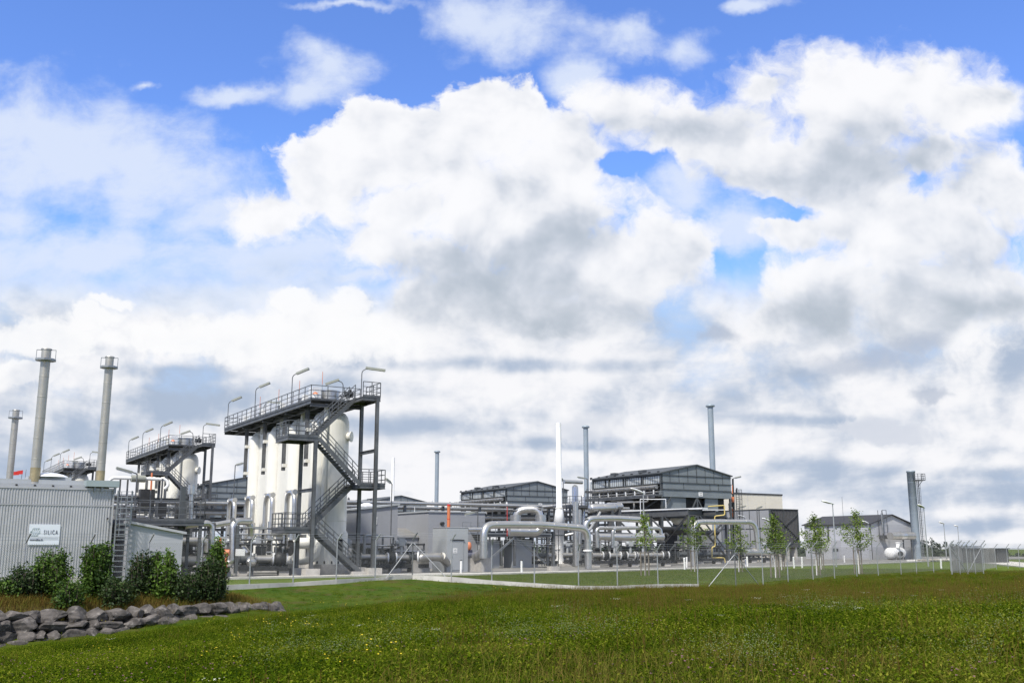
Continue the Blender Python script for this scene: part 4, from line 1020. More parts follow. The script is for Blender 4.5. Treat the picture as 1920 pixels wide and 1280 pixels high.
# ================================================================ valve skids
def skid(label, x0, x1, yb, Y, kind, seed, h=2.4):
    rr = random.Random(seed); a_ = P(x0, 1000, Y); b_ = P(x1, 1000, Y+ (P(x1,1000,Y).x-P(x0,1000,Y).x)*.35); a_.z = b_.z = 0
    d_ = (b_-a_); l_ = d_.length; d_.normalize(); n_ = UP.cross(d_)
    r = thing('valve_skid', label, 'pipework', a_, 'valve skids among the pipework')
    mb = MB(); mb.box((a_+b_)/2+UP*.42, (l_, 1.6, .16), d_, n_); mb.box((a_+b_)/2+n_*-.8+UP*.5, (l_, .1, .3), d_, n_); mb.build('base_frame', M['dark'], r)
    for k_ in np.linspace(.08, .92, max(2, int(l_/1.6))):
        mb = MB(); mb.box(a_+d_*l_*k_-n_*.3+UP*.18, (.7, .9, .36), d_, n_); mb.build('footing', M['concrete'], r)
    zc = 1.15
    x = 0
    while x < l_-.2:
        seg_ = rr.choice(('pipe', 'valve', 'pipe2', 'actuator')); w = rr.uniform(.7, 1.3); w = min(w, l_-x)
        p, q_ = a_+d_*x+UP*zc-n_*.35, a_+d_*(x+w)+UP*zc-n_*.35; c_ = (p+q_)/2
        if seg_ in ('pipe', 'pipe2'):
            mb = MB(); mb.cyl(p, q_, .27, n=14); mb.cyl(p, p+d_*.08, .4, n=14); mb.cyl(q_-d_*.08, q_, .4, n=14); mb.build('spool', M['alu_dull' if seg_ == 'pipe' else 'cooler_dk'], r)
        elif seg_ == 'valve':
            mb = MB(); mb.cyl(p, q_, .24, n=12); mb.lathe([(.26, -w*.38), (.46, -w*.2), (.5, 0), (.46, w*.2), (.26, w*.38)], c_, 16, d_); mb.cyl(c_, c_+UP*1.0, .11, n=10); mb.cyl(c_+UP*.9, c_+UP*.97, .36, n=14); mb.build('gate_valve', M['dark'], r)
            mb = MB(); mb.cyl(p, p+d_*.1, .42, n=16); mb.cyl(q_-d_*.1, q_, .42, n=16); mb.build('bolted_flange', M['lamphead'], r)
        else:
            mb = MB(); mb.cyl(p, q_, .26, n=12); mb.build('spool', M['alu_dull'], r)
            mb = MB(); mb.cyl(c_, c_+UP*1.1, .13, n=10); mb.box(c_+UP*1.25, (.5, .45, .6), d_, n_); mb.cyl(c_+UP*1.2-d_*.5, c_+UP*1.2+d_*.4, .2, n=12); mb.build('actuator', M['kiosk'], r)
        x += w
    for i in range(int(l_*1.6)):
        k_ = rr.uniform(0, 1); p = a_+d_*l_*k_+n_*rr.uniform(-.2, .9); hh = rr.uniform(.9, h); rd = rr.choice((.035, .05, .08, .13))
        mm = rr.choice(('dark', 'dark', 'dark', 'cooler_dk', 'steel', 'alu_dull', 'alu', 'steel_light')); mb = MB(); ty = rr.random()
        if ty < .4: e_ = d_*rr.choice((-1, 1))*rr.uniform(.3, 1.2); mb.tube([p+UP*.4, p+UP*hh, p+UP*hh+e_], rd, 8, .18)
        elif ty < .7: mb.cyl(p+UP*.4, p+UP*hh, rd, n=8); mb.cyl(p+UP*hh, p+UP*(hh+.05), rd*2.4, n=10); mb.box(p+UP*(hh*.7), (.26, .22, .3), d_, n_)
        else: mb.cyl(p+UP*hh*.6-d_*.5, p+UP*hh*.6+d_*.6, rd*1.4, n=10); mb.cyl(p+UP*.4, p+UP*hh*.6, rd, n=8)
        mb.build('fitting', M[mm], r)
    for i in range(int(l_*.9)):  # mostly dark boxes added behind the pipes as occluders, to deepen the blacks
        p = a_+d_*l_*rr.uniform(0, 1)+n_*rr.uniform(.5, 1.1); hh = rr.uniform(.9, h*.85); mb = MB()
        mb.box(p+UP*(.4+hh/2), (rr.uniform(.3, .9), .3, hh), d_, n_); mb.build('backing_box', M[rr.choice(('dark', 'dark', 'cooler_dk', 'kiosk'))], r)
    for z_ in (h*.75, h):
        mb = MB(); mb.tube([a_+n_*.5+UP*z_, b_+n_*.5+UP*z_], .07, 8); mb.build('header_pipe', M[rr.choice(('alu', 'dark', 'steel'))], r)
    for k_ in (.02, .5, .98):
        mb = MB(); p = a_+d_*l_*k_+n_*.6; mb.beam(p+UP*.3, p+UP*(h+.1), .12); mb.build('stanchion', M['steel'], r)
    return r
skid('valves and pipes behind the tallest shrub, left of the square notice plate', 344, 432, 0, 71, 0, 3, 2.3)
skid('low black valve row with a silver cap end, before the pipe loops', 448, 540, 0, 73.5, 0, 5, 2.9)
skid('tangle of valves behind the notice plate post', 452, 538, 0, 79, 0, 8, 3.4)
skid('valve row right behind the foot of the stair tower', 640, 706, 0, 88, 0, 12, 3.0)
skid('black flanged valve and silver elbow right of the stairs', 700, 742, 0, 82, 0, 14, 2.8)
skid('valve row with a white box, left of the grey kiosk', 738, 800, 0, 84, 0, 17, 2.2)
skid('dark pump row under the long silver pipe', 955, 1040, 0, 104, 0, 22, 3.0)
skid('dark equipment row between white stack and large riser', 1052, 1105, 0, 112, 0, 25, 3.6)
skid('dark equipment row below the two drums', 1106, 1190, 0, 106, 0, 28, 3.4)
skid('dark equipment row behind the first young tree', 1180, 1250, 0, 110, 0, 31, 3.4)
skid('equipment row at the foot of the near cooler', 1268, 1345, 0, 126, 0, 35, 2.6)
skid('equipment row under the right-hand pipe', 1345, 1440, 0, 136, 0, 38, 2.6)
skid('equipment row far behind the low white shed roof', 700, 760, 0, 96, 0, 41, 2.6)
# the capped pipe end and plate
c = P(474, 1052, 71.5); d_ = Vector((-.3, -.95, 0)); r = thing('pipe_end_cap', 'large pale cone-shaped pipe end cap before the pipe loops', 'cap', Vector((c.x, c.y, 0)))
mb = MB(); mb.lathe([(.30, 0), (.36, .1), (.34, .3), (.12, .62), (.03, .66)], c, 20, d_); mb.build('cap', M['alu'], r)
mb = MB(); mb.cyl(Vector((c.x, c.y, 0)), c-UP*.3, .08, n=8); mb.build('stand', M['steel'], r)
c = P(450.5, 1035, 67.5); r = thing('notice_plate', 'blank square grey plate on a steel post before the pipe loops', 'sign', Vector((c.x, c.y, 0)))
mb = MB(); mb.box(c, (.62, .03, .44), Vector((1, 0, 0)), Vector((0, 1, 0))); mb.build('plate', M['lamphead'], r)
mb = MB(); p = P(446, 985, 68); mb.ibeam(Vector((p.x, p.y, .3)), p, .2, .2); mb.build('post', M['steel'], r)
mb = MB(); mb.beam(P(446, 988, 68), P(500, 988, 69), .08); mb.beam(P(478, 990, 68.6), P(500, 990, 69), .14, .10); mb.build('lamp_arm', M['alu_dull'], r)
# orange items
c = P(425, 1035, 66.5); r = thing('orange_valve', 'orange round valve cover beside the tallest shrub', 'valve', Vector((c.x, c.y, 0)))
mb = MB(); mb.cyl(c-Vector((.25, .1, 0)), c+Vector((.22, -.1, 0)), .19, n=18); mb.cyl(Vector((c.x, c.y, .2)), c, .09, n=8); mb.build('cover', M['orange'], r)
mb = MB(); mb.cyl(P(413, 1030, 66.6), P(413.5, 1008, 66.6), .08, n=8); mb.build('marker_post', M['orange'], r)
c = P(879.5, 1023, 90); r = thing('orange_valve', 'small orange valve cover at the right edge of the grey kiosk', 'valve', Vector((c.x, c.y, 0)))
mb = MB(); mb.lathe([(.1, -.36), (.2, -.25), (.23, 0), (.17, .25), (.06, .34)], c, 14); mb.build('cover', M['orange'], r)
mb = MB(); mb.box(c+Vector((.12, 0, -.55)), (.24, .3, .42)); mb.cyl(Vector((c.x, c.y, 0)), c-UP*.4, .1, n=8); mb.build('actuator', M['inks'], r)
a_, b_ = P(841, 989, 90), P(841.5, 947, 90); r = thing('orange_vent_pipe', 'tall orange vent pipe above the grey kiosk roof', 'pipe', Vector((a_.x, a_.y, 0)))
mb = MB(); mb.cyl(Vector((a_.x, a_.y, 0)), b_, .14, n=12); mb.build('pipe', M['orange'], r)
mb = MB(); mb.cyl(b_-UP*.05, b_+UP*.1, .15, n=12); p = a_.lerp(b_, .38); mb.cyl(p, p+UP*.05, .15, n=12); mb.build('clamp', M['red'], r)
c = P(951, 949, 96); single(MB().cyl(Vector((c.x, c.y, 3)), c, .028, n=6), 'orange_mast', M['red'], Vector((c.x, c.y, 3)), 'thin red and white mast left of the big pipe bridge', 'mast')

# ================================================================ sheds and kiosk
def shed(label, corner, w, dep, h0, h1, m_, roofm, zb=0, ridge=None, name='equipment_shed', gable='s', z_over=.15):
    """corner: nearest corner on the ground; w along EV, dep along EU. h0 eaves, h1 ridge. gable 's': gable on the EV face"""
    O = Vector((corner[0], corner[1], 0)); r = thing(name, label, 'shed', O)
    if gable == 's': prof = [(0, zb), (w, zb), (w, h0), (w/2, h1), (0, h0)]; pts = [L(s_, 0, z_, O) for s_, z_ in prof]; ext = EU*dep
    elif gable == 't': prof = [(0, zb), (dep, zb), (dep, h0), (dep/2, h1), (0, h0)]; pts = [L(0, t_, z_, O) for t_, z_ in prof]; ext = EV*w
    else: prof = [(0, zb), (w, zb), (w, h1), (0, h0)]; pts = [L(s_, 0, z_, O) for s_, z_ in prof]; ext = EU*dep
    mb = MB(); mb.prism(pts, ext); o = mb.build('wall', M[m_], r); fixnormals(o)
    e = z_over; mb = MB(); th = .14
    def slab(a, b, c, d):
        mb.prism([a, b, c, d], UP*th)
    if gable == 's':
        g = (h1-h0)/(w/2)
        slab(L(-e, -e, h0-g*e+.01, O), L(w/2, -e, h1+.01, O), L(w/2, dep+e, h1+.01, O), L(-e, dep+e, h0-g*e+.01, O))
        slab(L(w/2+.002, -e, h1+.01, O), L(w+e, -e, h0-g*e+.01, O), L(w+e, dep+e, h0-g*e+.01, O), L(w/2+.002, dep+e, h1+.01, O))
    elif gable == 't':
        g = (h1-h0)/(dep/2)
        slab(L(-e, -e, h0-g*e+.01, O), L(w+e, -e, h0-g*e+.01, O), L(w+e, dep/2, h1+.01, O), L(-e, dep/2, h1+.01, O))
        slab(L(-e, dep/2+.002, h1+.01, O), L(w+e, dep/2+.002, h1+.01, O), L(w+e, dep+e, h0-g*e+.01, O), L(-e, dep+e, h0-g*e+.01, O))
    else:
        slab(L(-e, -e, h0+.01, O), L(w+e, -e, h1+.01, O), L(w+e, dep+e, h1+.01, O), L(-e, dep+e, h0+.01, O))
    o = mb.build('roof', M[roofm], r); fixnormals(o)
    return r, O
def vent(r, O, s_, z_, w=.8, h=.8, t_=-.02):
    mb = MB(); mb.lbox(O, s_, s_+w, t_-.04, t_, z_, z_+h); v_ = mb.build('louvre_vent', M['white'], r)
    mb = MB()
    for i in range(5): mb.lbox(O, s_+.06, s_+w-.06, t_-.05, t_-.041, z_+.06+i*h/5, z_+.06+i*h/5+h/9)
    mb.build('slot', M['dark'], v_)
def at0(px, Y): p = P(px, 1000, Y); return (p.x, p.y)
# upper grey shed behind the stairs
r, O = shed('mid-grey shed with shallow gable roof, raised behind the stair tower', at0(676, 92), 3.6, 6, 5.25, 5.75, 'shed', 'kiosk', 1.9, gable='m')
r['label'] = 'mid-grey raised shed with sloping roof and louvre, behind the stair tower'
for ch in r.children: pass
vent(r, O, 1.1, 4.0, .45, .65)
mb = MB(); mb.lathe([(.6, 5.7), (.55, 5.9), (.3, 6.0), (.02, 6.03)], L(1.8, 3.0, 0, O), 18); mb.build('roof_light', M['dome'], r)
# lower shed
r, O = shed('low grey shed with pale domed roof, left of the grey kiosk', at0(690, 97), 5.2, 6, 2.9, 3.7, 'shed', 'alu_dull', 0, gable='t')
vent(r, O, 1.6, 1.6, .9, 1.0)
# large grey shed
r, O = shed('large flat-fronted grey shed behind the orange vent pipe', at0(803, 98), 6.2, 11, 5.25, 5.25, 'shed', 'kiosk', 0, gable='m', z_over=.10)
vent(r, O, 2.9, 3.25, .62, .55); mb = MB(); mb.cyl(L(1.4, 0, 4.2, O), L(1.4, -.35, 4.2, O), .16, n=14); mb.build('round_vent', M['dark'], r)
# kiosk
O = Vector((*at0(838.5, 84.4), 0))
r = thing('grey_kiosk', 'tall plain grey kiosk with a door and white notice, beside the yard edge', 'kiosk', O)
mb = MB(); mb.lbox(O, 0, 1.95, 0, 2.6, -.02, 3.55); mb.build('body', M['kiosk'], r)
mb = MB(); mb.lbox(O, -.03, 1.98, -.03, 2.63, 3.55, 3.60); mb.build('roof', M['corr'], r)
mb = MB(); mb.lbox(O, .38, 1.5, -.04, 0, .15, 2.52); do = mb.build('door', M['kiosk'], r)
mb = MB(); mb.lbox(O, .32, 1.56, -.10, 0, 2.53, 2.60); mb.build('door_canopy', M['dark'], r)
mb = MB(); mb.lbox(O, .55, .92, -.06, -.041, 1.5, 1.9); s_ = mb.build('notice', M['white'], do)
mb = MB()
for z_, w_ in ((1.78, .18), (1.70, .24), (1.58, .24)): mb.lbox(O, .735-w_/2, .735+w_/2, -.066, -.061, z_, z_+.03)
mb.build('notice_lines', M['steel'], s_)
mb = MB(); mb.lbox(O, .42, .47, -.07, -.04, 1.15, 1.25); mb.build('handle', M['dark'], do)
# concrete pedestals near the kiosk
for i, (px, Y, w, h) in enumerate(((775, 84.5, 1.4, .95), (872, 86.5, 1.6, 1.1), (895, 86, 1.0, 1.1))):
    c = Vector((*at0(px+10, Y), 0)); single(MB().box(c+UP*h/2, (w, 1.2, h)), 'concrete_pedestal', M['concrete'], c, ['stained concrete pedestal left of the grey kiosk', 'concrete pedestal just right of the kiosk', 'narrow concrete pedestal under the left elbow of the long pipe'][i], 'pedestal', 'concrete pedestals under pipes')
# ================================================================ air coolers
def make_cooler(O, tiltwin=True):
    """O: near corner on the ground; body raised on legs. w along EV, l along EU"""
    r = thing('air_cooler', '', 'cooler', O, 'gabled air coolers on steel legs')
    W, LN, zb, ze, za = 11.7, 14.6, 8.15, 11.0, 12.2
    mb = MB(); pts = [L(s_, 0, z_, O) for s_, z_ in ((0, zb), (W, zb), (W, ze), (W/2, za), (0, ze))]; mb.prism(pts, EU*.12)
    o = mb.build('gable_panel', M['cooler'], r); fixnormals(o)
    mb = MB(); mb.prism([p+EU*(LN-.12) for p in pts], EU*.12); mb.lbox(O, W-.12, W, .13, LN-.13, zb, ze-.02); mb.lbox(O, .02, .12, .13, LN-.13, zb, 8.9); mb.lbox(O, .3, W-.2, .2, LN-.2, 8.3, 8.4)
    o = mb.build('casing', M['cooler'], r); fixnormals(o)
    for z_, h_ in ((9.05, .08), (9.90, .08), (10.80, .08)):
        mb = MB(); mb.lbox(O, -.04, W+.04, -.10, -.002, z_, z_+h_); mb.build('stiffener', M['cooler_dk'], r)
    mb = MB()
    for i in range(1, 8):
        s_ = W*i/8; zt = ze+(za-ze)*(1-abs(s_-W/2)/(W/2)); w_ = .10 if i == 4 else .035
        mb.lbox(O, s_-w_/2, s_+w_/2, -.05, -.003, 10.89, zt-.05); mb.lbox(O, s_-w_/2, s_+w_/2, -.05, -.003, 9.99, 10.79)
        if i in (3, 6, 7): mb.lbox(O, s_-W/16-.018, s_-W/16+.018, -.05, -.003, 9.14, 9.89)
    mb.build('panel_ribs', M['cooler_dk'], r)
    # roof
    mb = MB(); sl = (za-ze)/(W/2)
    for a_, b_, c_, d_ in (((-.2, ze-sl*.2), (W/2, za), 0, 0), ((W/2+.003, za), (W+.2, ze-sl*.2), 0, 0)):
        mb.prism([L(a_[0], -.2, a_[1]+.02, O), L(b_[0], -.2, b_[1]+.02, O), L(b_[0], LN+.2, b_[1]+.02, O), L(a_[0], LN+.2, a_[1]+.02, O)], UP*.14)
    o = mb.build('roof', M['cooler_dk'], r); fixnormals(o)
    for t_ in (4.6, 10.6):
        mb = MB(); mb.lbox(O, .8, 1.5, t_, t_+.9, ze+.3, ze+.75); mb.build('roof_box', M['cooler_dk'], r)
    mb = MB()
    for i in range(9): mb.lbox(O, .15, .35, .6+i*1.8, .9+i*1.8, ze+.16, ze+.34)
    mb.build('roof_clips', M['dark'], r)
    # open left side: fins, walkway, header pipes
    mb = MB()
    for i in range(4):
        t0_ = .35+i*3.85
        mb.lbox(O, .16, .22, t0_, t0_+3.5, 9.85, 10.75)
    mb.build('fin_panel', M['louvre'], r)
    mb = MB()
    n = 30
    for i in range(n): mb.lbox(O, .12, .15, .4+i*14/n, .4+i*14/n+.035, 9.8, 10.8)
    for i in range(5): mb.lbox(O, 0, .3, .0+i*3.6, .2+i*3.6, 8.9, ze-.02)
    for i in (0, 1, 3):
        a_ = .2+i*3.6; mb.beam(L(.06, a_, 9.9, O), L(.06, a_+3.4, 10.8, O), .05)
    mb.lbox(O, -.05, .1, 0, LN, 10.82, 10.96); mb.lbox(O, -.05, .1, 0, LN, 9.72, 9.80)
    mb.build('side_frame', M['cooler_dk'], r)
    for z_, s_, rr_ in ((9.35, -.35, .26), (8.75, -.2, .13), (8.4, -.6, .10)):
        mb = MB(); mb.tube([L(s_, .4, z_, O), L(s_, LN-.3, z_, O)], rr_, 10, seams=2); mb.build('header_pipe', M['alu_dull'], r)
    mb = MB()
    for i in range(8): c = L(-.35, 1.0+i*1.9, 9.0, O); mb.cyl(c, c-UP*.5, .12, n=8)
    mb.build('nozzle', M['lamphead'], r)
    mb = MB(); mb.lbox(O, -1.3, -.05, -.3, LN, 8.2, 8.26); mb.ibeam(L(-1.3, -.3, 8.1, O), L(-1.3, LN, 8.1, O), .1, .22); mb.build('walkway', M['steel'], r)
    mb = MB(); railing(mb, [L(-1.3, LN, 8.26, O), L(-1.3, -.3, 8.26, O), L(-.1, -.3, 8.26, O)], gap=.9, w=.045); mb.build('walkway_rail', M['steel'], r)
    mb = MB(); mb.tube([L(-1.0, 9, 8.0, O), L(-1.0, 4.2, 7.7, O), L(-1.0, 4.2, 6.6, O), L(-1.0, 8.5, 6.5, O)], .13, 8, .3); mb.build('drain_pipe', M['alu_dull'], r)
    mb = MB(); mb.tube([L(-1.5, 7, 7.6, O), L(-1.5, .8, 7.5, O), L(-1.5, .8, 8.2, O)], .11, 8, .3); mb.build('drain_pipe', M['alu_dull'], r)
    mb = MB(); mb.tube([L(W-.4, .2, 10.6, O)+EU*2, L(W+.9, .2, 10.75, O)+EU*2], .3, 12); mb.build('end_header', M['alu'], r)
    # lower casing behind and plenum
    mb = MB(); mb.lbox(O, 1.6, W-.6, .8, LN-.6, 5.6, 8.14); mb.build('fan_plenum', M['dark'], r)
    mb = MB(); mb.lbox(O, .5, 4.2, .3, .5, 6.3, 8.1); mb.build('plenum_panel', M['cooler'], r)
    mb = MB(); mb.lbox(O, 7.4, 9.6, .3, .5, 6.5, 8.1); mb.build('plenum_panel', M['cooler'], r)
    for s_, t_ in ((.1, .1), (W/2, .1), (W-.15, .1), (.1, 5.1), (.1, 10.2), (.1, LN-.1), (W-.15, LN-.1), (W-.15, 7.5)):
        mb = MB(); mb.ibeam(L(s_, t_, .3, O), L(s_, t_, zb, O), .24, .24); mb.build('leg', M['cooler_dk'], r)
        mb = MB(); mb.lbox(O, s_-.4, s_+.4, t_-.4, t_+.4, 0, .3); mb.build('footing', M['concrete'], r)
    mb = MB()
    for a_, b_ in (((.1, .05, 6.2), (1.6, .05, 8.1)), ((W/2-1.1, .05, 6.3), (W/2, .05, 8.1)), ((W/2+1.1, .05, 6.3), (W/2, .05, 8.1)), ((.05, .1, 8.0), (.05, 4.8, 6.2)), ((.05, 5.2, 8.0), (.05, 1.8, 6.2)),
                   ((.1, .05, .5), (W/2, .05, 6)), ((W/2, .05, .5), (W-.1, .05, 6)), ((W-.1, .05, .5), (W/2+.2, .05, 6)), ((W/2, .05, .5), (.1, .05, 6)), ((.05, 10.2, 8.0), (.05, 6, 6.2))):
        mb.beam(L(*a_, O), L(*b_, O), .15)
    mb.build('bracing', M['cooler_dk'], r)
    mb = MB(); mb.lbox(O, 6.1, 6.75, -.06, -.003, 8.35, 8.85); mb.build('notice', M['white'], r)
    mb = MB()
    for z_ in (8.68, 8.48): mb.lbox(O, 6.2, 6.65, -.07, -.061, z_, z_+.06)
    mb.build('notice_lines', M['steel'], r)
    return r
K1 = Vector(P(1242, 1000, 127)); K1.z = 0
cool0 = make_cooler(K1); cool0['label'] = 'near dark grey gabled air cooler on steel legs, between two blue grey stacks'
def atg(px, Y): p = P(px, 1000, Y); return Vector((p.x, p.y, 0))
dup(cool0, atg(948, 160), 'dark grey gabled air cooler behind the big pipe bridge and white vent stack')
dup(cool0, atg(700, 205), 'distant grey gabled air cooler behind the sheds, left of a thin stack')
dup(cool0, atg(383, 150), 'dark gabled air cooler glimpsed between the middle and the large silos')

# steel support deck in front of the near cooler
O = atg(1290, 112)
r = thing('pipe_bridge', 'heavy steel pipe bridge with diagonal braces in front of the near cooler', 'steel bridge', O)
A_ = P(1103, 972, 126); B_ = P(1290, 961, 112); Cc = P(1362, 966, 122); Dd = P(1330, 955, 130)
A_.z = B_.z = Cc.z = 5.75
mb = MB(); mb.ibeam(A_, B_, .3, .62); mb.ibeam(A_+EV*4, B_+EV*4, .3, .5); mb.build('main_beam', M['steel'], r)
mb = MB(); mb.beam(A_+UP*.42-EU*.3, B_+EV*2.2+UP*.42-EU*.3, 1.0, .16); mb.build('walk_plate', M['lamphead'], r)
mb = MB(); mb.ibeam(B_, Cc, .3, .55); mb.build('end_beam', M['cooler_dk'], r)
for p in (B_, Cc, B_.lerp(A_, .35), B_.lerp(A_, .68), A_):
    g_ = Vector((p.x, p.y, .25)); mb = MB(); mb.ibeam(g_, p-UP*.3, .32, .32); mb.build('column', M['steel'], r)
    mb = MB(); mb.box(g_, (.9, .9, .4)); mb.build('footing', M['concrete'], r)
mb = MB(); g_ = lambda p: Vector((p.x, p.y, .4))
for p, q_ in ((B_, B_.lerp(A_, .35)), (B_.lerp(A_, .35), B_.lerp(A_, .68)), (B_, Cc)):
    m_ = p.lerp(q_, .5); mb.ibeam(p.lerp(q_, .04)-UP*.5, m_-UP*2.6, .16, .16); mb.ibeam(q_-UP*.5, m_-UP*2.6, .16, .16); mb.ibeam(m_-UP*2.6, g_(q_)+UP*.3, .16, .16)
mb.build('diagonal_brace', M['steel'], r)
mb = MB(); a_, b_ = P(1245, 998, 119), P(1345, 998, 128); mb.tube([a_, b_], .3, 12); mb.build('under_pipe', M['dark'], r)
for x0, x1, Y in ((1201, 1249, 118), (1318, 1362, 124)):
    mb = MB(); a_, b_ = P(x0, 958, Y), P(x1, 958, Y); a_.z = b_.z = 6.4; mb.tube([a_-UP*1.8 if x0 < 1300 else a_-UP*.3, a_+UP*1.0 if x0 < 1300 else a_, b_+UP*1.0 if x0 < 1300 else b_, b_], .045, 6, .05); mb.build('handrail', M['lamphead'], r)
# yellow gas pipe
r = thing('gas_pipe', 'thin yellow pipe stepping down in right angles beside the near cooler', 'pipe', atg(1357, 116), 'yellow pipes')
mb = MB(); mb.tube([P(*p) for p in ((1328,949,116),(1358,947,117),(1359,965,117),(1340,967,117),(1341,1024,117),(1335,1025,117),(1335,1045,117))], .07, 8, .2); mb.build('pipe', M['yellow'], r)
r = thing('gas_pipe', 'short low yellow pipe with a bend near the ground by the cooler', 'pipe', atg(1350, 117), 'yellow pipes')
mb = MB(); mb.tube([P(*p) for p in ((1336,1045,117),(1358,1045,117.5),(1360,1054,117.5))], .07, 8, .2); mb.build('pipe', M['yellow'], r)
# tan tanks behind
for i, (x0, x1, Y) in enumerate(((1250, 1268, 133), (1270, 1297, 131), (1314, 1338, 136))):
    a_, b_ = at0(x0, Y), at0(x1, Y+2); O = Vector((*a_, 0)); w = (Vector((*b_, 0))-O).length
    r = thing('tan_cabinet', ['tan ribbed cabinet under the cooler, leftmost of three', 'tan ribbed cabinet under the cooler, middle of three', 'tan ribbed cabinet under the cooler, right beside the yellow pipe'][i], 'cabinet', O, 'tan cabinets under the near cooler')
    mb = MB(); mb.lbox(O, 0, w*.98, 0, 2, .2, 2.55); mb.lbox(O, 0, w*.98, 0, 2, 2.65, 4.1); mb.build('body', M['beige'], r)
    mb = MB(); mb.lbox(O, -.1, w, .02, 1.9, 2.55, 2.66); mb.lbox(O, -.12, 0, .0, 1.9, .1, 4.1); mb.build('frame', M['dark'], r)
vessel('cream drum end showing under the pipe bridge', (1268,970,131), (1283,971,133), .85, 'silo')

# vent stacks
def vent_stack(label, px, Yb, zt, rb, rt, zc, m_='white', grp='white vent stacks', boss=True):
    b_ = atg(px, Yb); r = thing('vent_stack', label, 'stack', b_, grp)
    mb = MB(); mb.lathe([(rb*1.05, .25), (rb*.92, zc-.03), (rb*1.35, zc), (rt*1.3, zc+1.9), (rt*1.15, zc+1.95), (rt, zt-.1), (rt*.97, zt)], b_, 24); mb.build('shaft', M[m_], r)
    mb = MB(); mb.cyl(b_+UP*(zc+1.85), b_+UP*(zc+1.98), rt*1.5, n=24); mb.build('flange', M['silo'], r)
    mb = MB(); mb.box(b_+UP*.12, (1.9, 1.9, .26)); mb.build('footing', M['concrete'], r)
    mb = MB()
    for a2 in (0, 1.57, 3.14, 4.71):
        d_ = Vector((math.cos(a2), math.sin(a2), 0)); mb.prism([b_+d_*rb*.95+UP*.25, b_+d_*(rb+.28)+UP*.25, b_+d_*rb*.95+UP*.8], d_.cross(UP)*.03)
    mb.build('gusset', M[m_], r)
    mb = MB(); c = b_+UP*1.9; d_ = Vector((-.25, -.97, 0)); mb.cyl(c+d_*rb*.8, c+d_*(rb+.12), .16, n=12); mb.build('nozzle', M[m_], r)
    return r
vent_stack('tall white tapered vent stack with a flared base, in front of the middle cooler', 1049, 112, 15.5, .52, .285, 4.25)
vent_stack('slender white vent stack farther off, right of the zigzag stairs', 734, 176, 17.2, .52, .285, 5.0)
def grey_stack(label, px, Yb, ptop, rad):
    b_ = atg(px, Yb); zt = P(px, ptop, Yb).z
    r = thing('exhaust_stack', label, 'stack', b_, 'blue grey exhaust stacks')
    mb = MB(); mb.lathe([(rad, 0), (rad, zt-.4)], b_, 20); mb.build('shaft', M['bluegrey'], r)
    mb = MB(); mb.lathe([(rad*1.05, zt-.5), (rad*1.6, zt-.42), (rad*1.6, zt-.22), (rad*1.15, zt-.05), (rad*.8, zt)], b_, 20); mb.build('cap', M['bluegrey'], r)
    return r
grey_stack('blue grey stack with a collar cap, behind the right end of the near cooler', 1341, 150, 757, .42)
grey_stack('blue grey stack with a collar cap, just left of the near cooler', 1101, 176, 797, .42)
grey_stack('blue grey stack with a collar cap, behind the large grey shed', 817.5, 215, 844, .42)
# orange striped pole right of the cooler
b_ = atg(1374, 136); r = thing('striped_pole', 'orange and white banded pole at the right end of the near cooler', 'pole', b_)
for i, (y0, y1) in enumerate(((909, 925), (931, 941), (953, 958), (960, 969))):
    pb, pt = P(1374, y1, 136), P(1374, y0, 136); mb = MB(); mb.cyl(pb, pt, .12 if i != 1 else .2, n=12); mb.build('orange_band', M['orange'], r)
mb = MB(); mb.cyl(b_, P(1374, 897, 136), .13, n=10); mb.cyl(P(1375, 948, 136), P(1377, 938, 136), .5, n=10) if 0 else mb.cyl(P(1373, 950, 136), P(1374, 942, 136), .22, n=12); mb.build('pole', M['dark'], r)
ld = atg(1386, 140); r = thing('caged_ladder', 'tall caged ladder between the striped pole and the beige building', 'ladder', ld)
mb = MB(); ladder(mb, ld, 9.7, .55); mb.build('ladder', M['steel'], r); cage(ld, 4.5, 9.7, .4, -EU, M['steel'], r)
# platform tower between the coolers
O = atg(1068, 116); r = thing('access_platform', 'railed round access platform between the two coolers, behind the large riser', 'platform', O)
mb = MB(); mb.lbox(O, -.6, 3.4, -1, 2.4, 6.35, 6.5); mb.build('deck', M['steel'], r)
mb = MB(); railing(mb, [L(-.6, 2.4, 6.5, O), L(-.6, -1, 6.5, O), L(3.4, -1, 6.5, O), L(3.4, 2.4, 6.5, O)], gap=.8); mb.build('railing', M['steel'], r)
for s_, t_ in ((-.5, -.9), (3.3, -.9), (-.5, 2.3), (3.3, 2.3)):
    mb = MB(); mb.ibeam(L(s_, t_, 0, O), L(s_, t_, 6.35, O), .2, .2); mb.build('column', M['steel'], r)
for s_, h_, rr_ in ((1.1, 8.7, .36), (2.2, 7.6, .22)):
    mb = MB(); c = L(s_, .4, 0, O); mb.lathe([(rr_, 0), (rr_, h_), (rr_*.7, h_+.2), (.03, h_+.28)], c, 18); mb.build('column_vessel', M['alu'], r)
mb = MB(); c = L(1.2, .4, 9.3, O); mb.cyl(c-EV*1.6, c+EV*.9, .22, n=12); mb.build('top_pipe', M['alu'], r)
mb = MB(); ladder(mb, L(-.9, -1.1, 0, O), 6.6, .5); mb.build('ladder', M['steel'], r)
O = atg(1092, 132); r = thing('access_platform', 'small railed platform with pipes just left of the near cooler', 'platform', O)
mb = MB(); mb.lbox(O, -.4, 3.8, 0, 2.4, 6.6, 6.72); mb.build('deck', M['steel'], r)
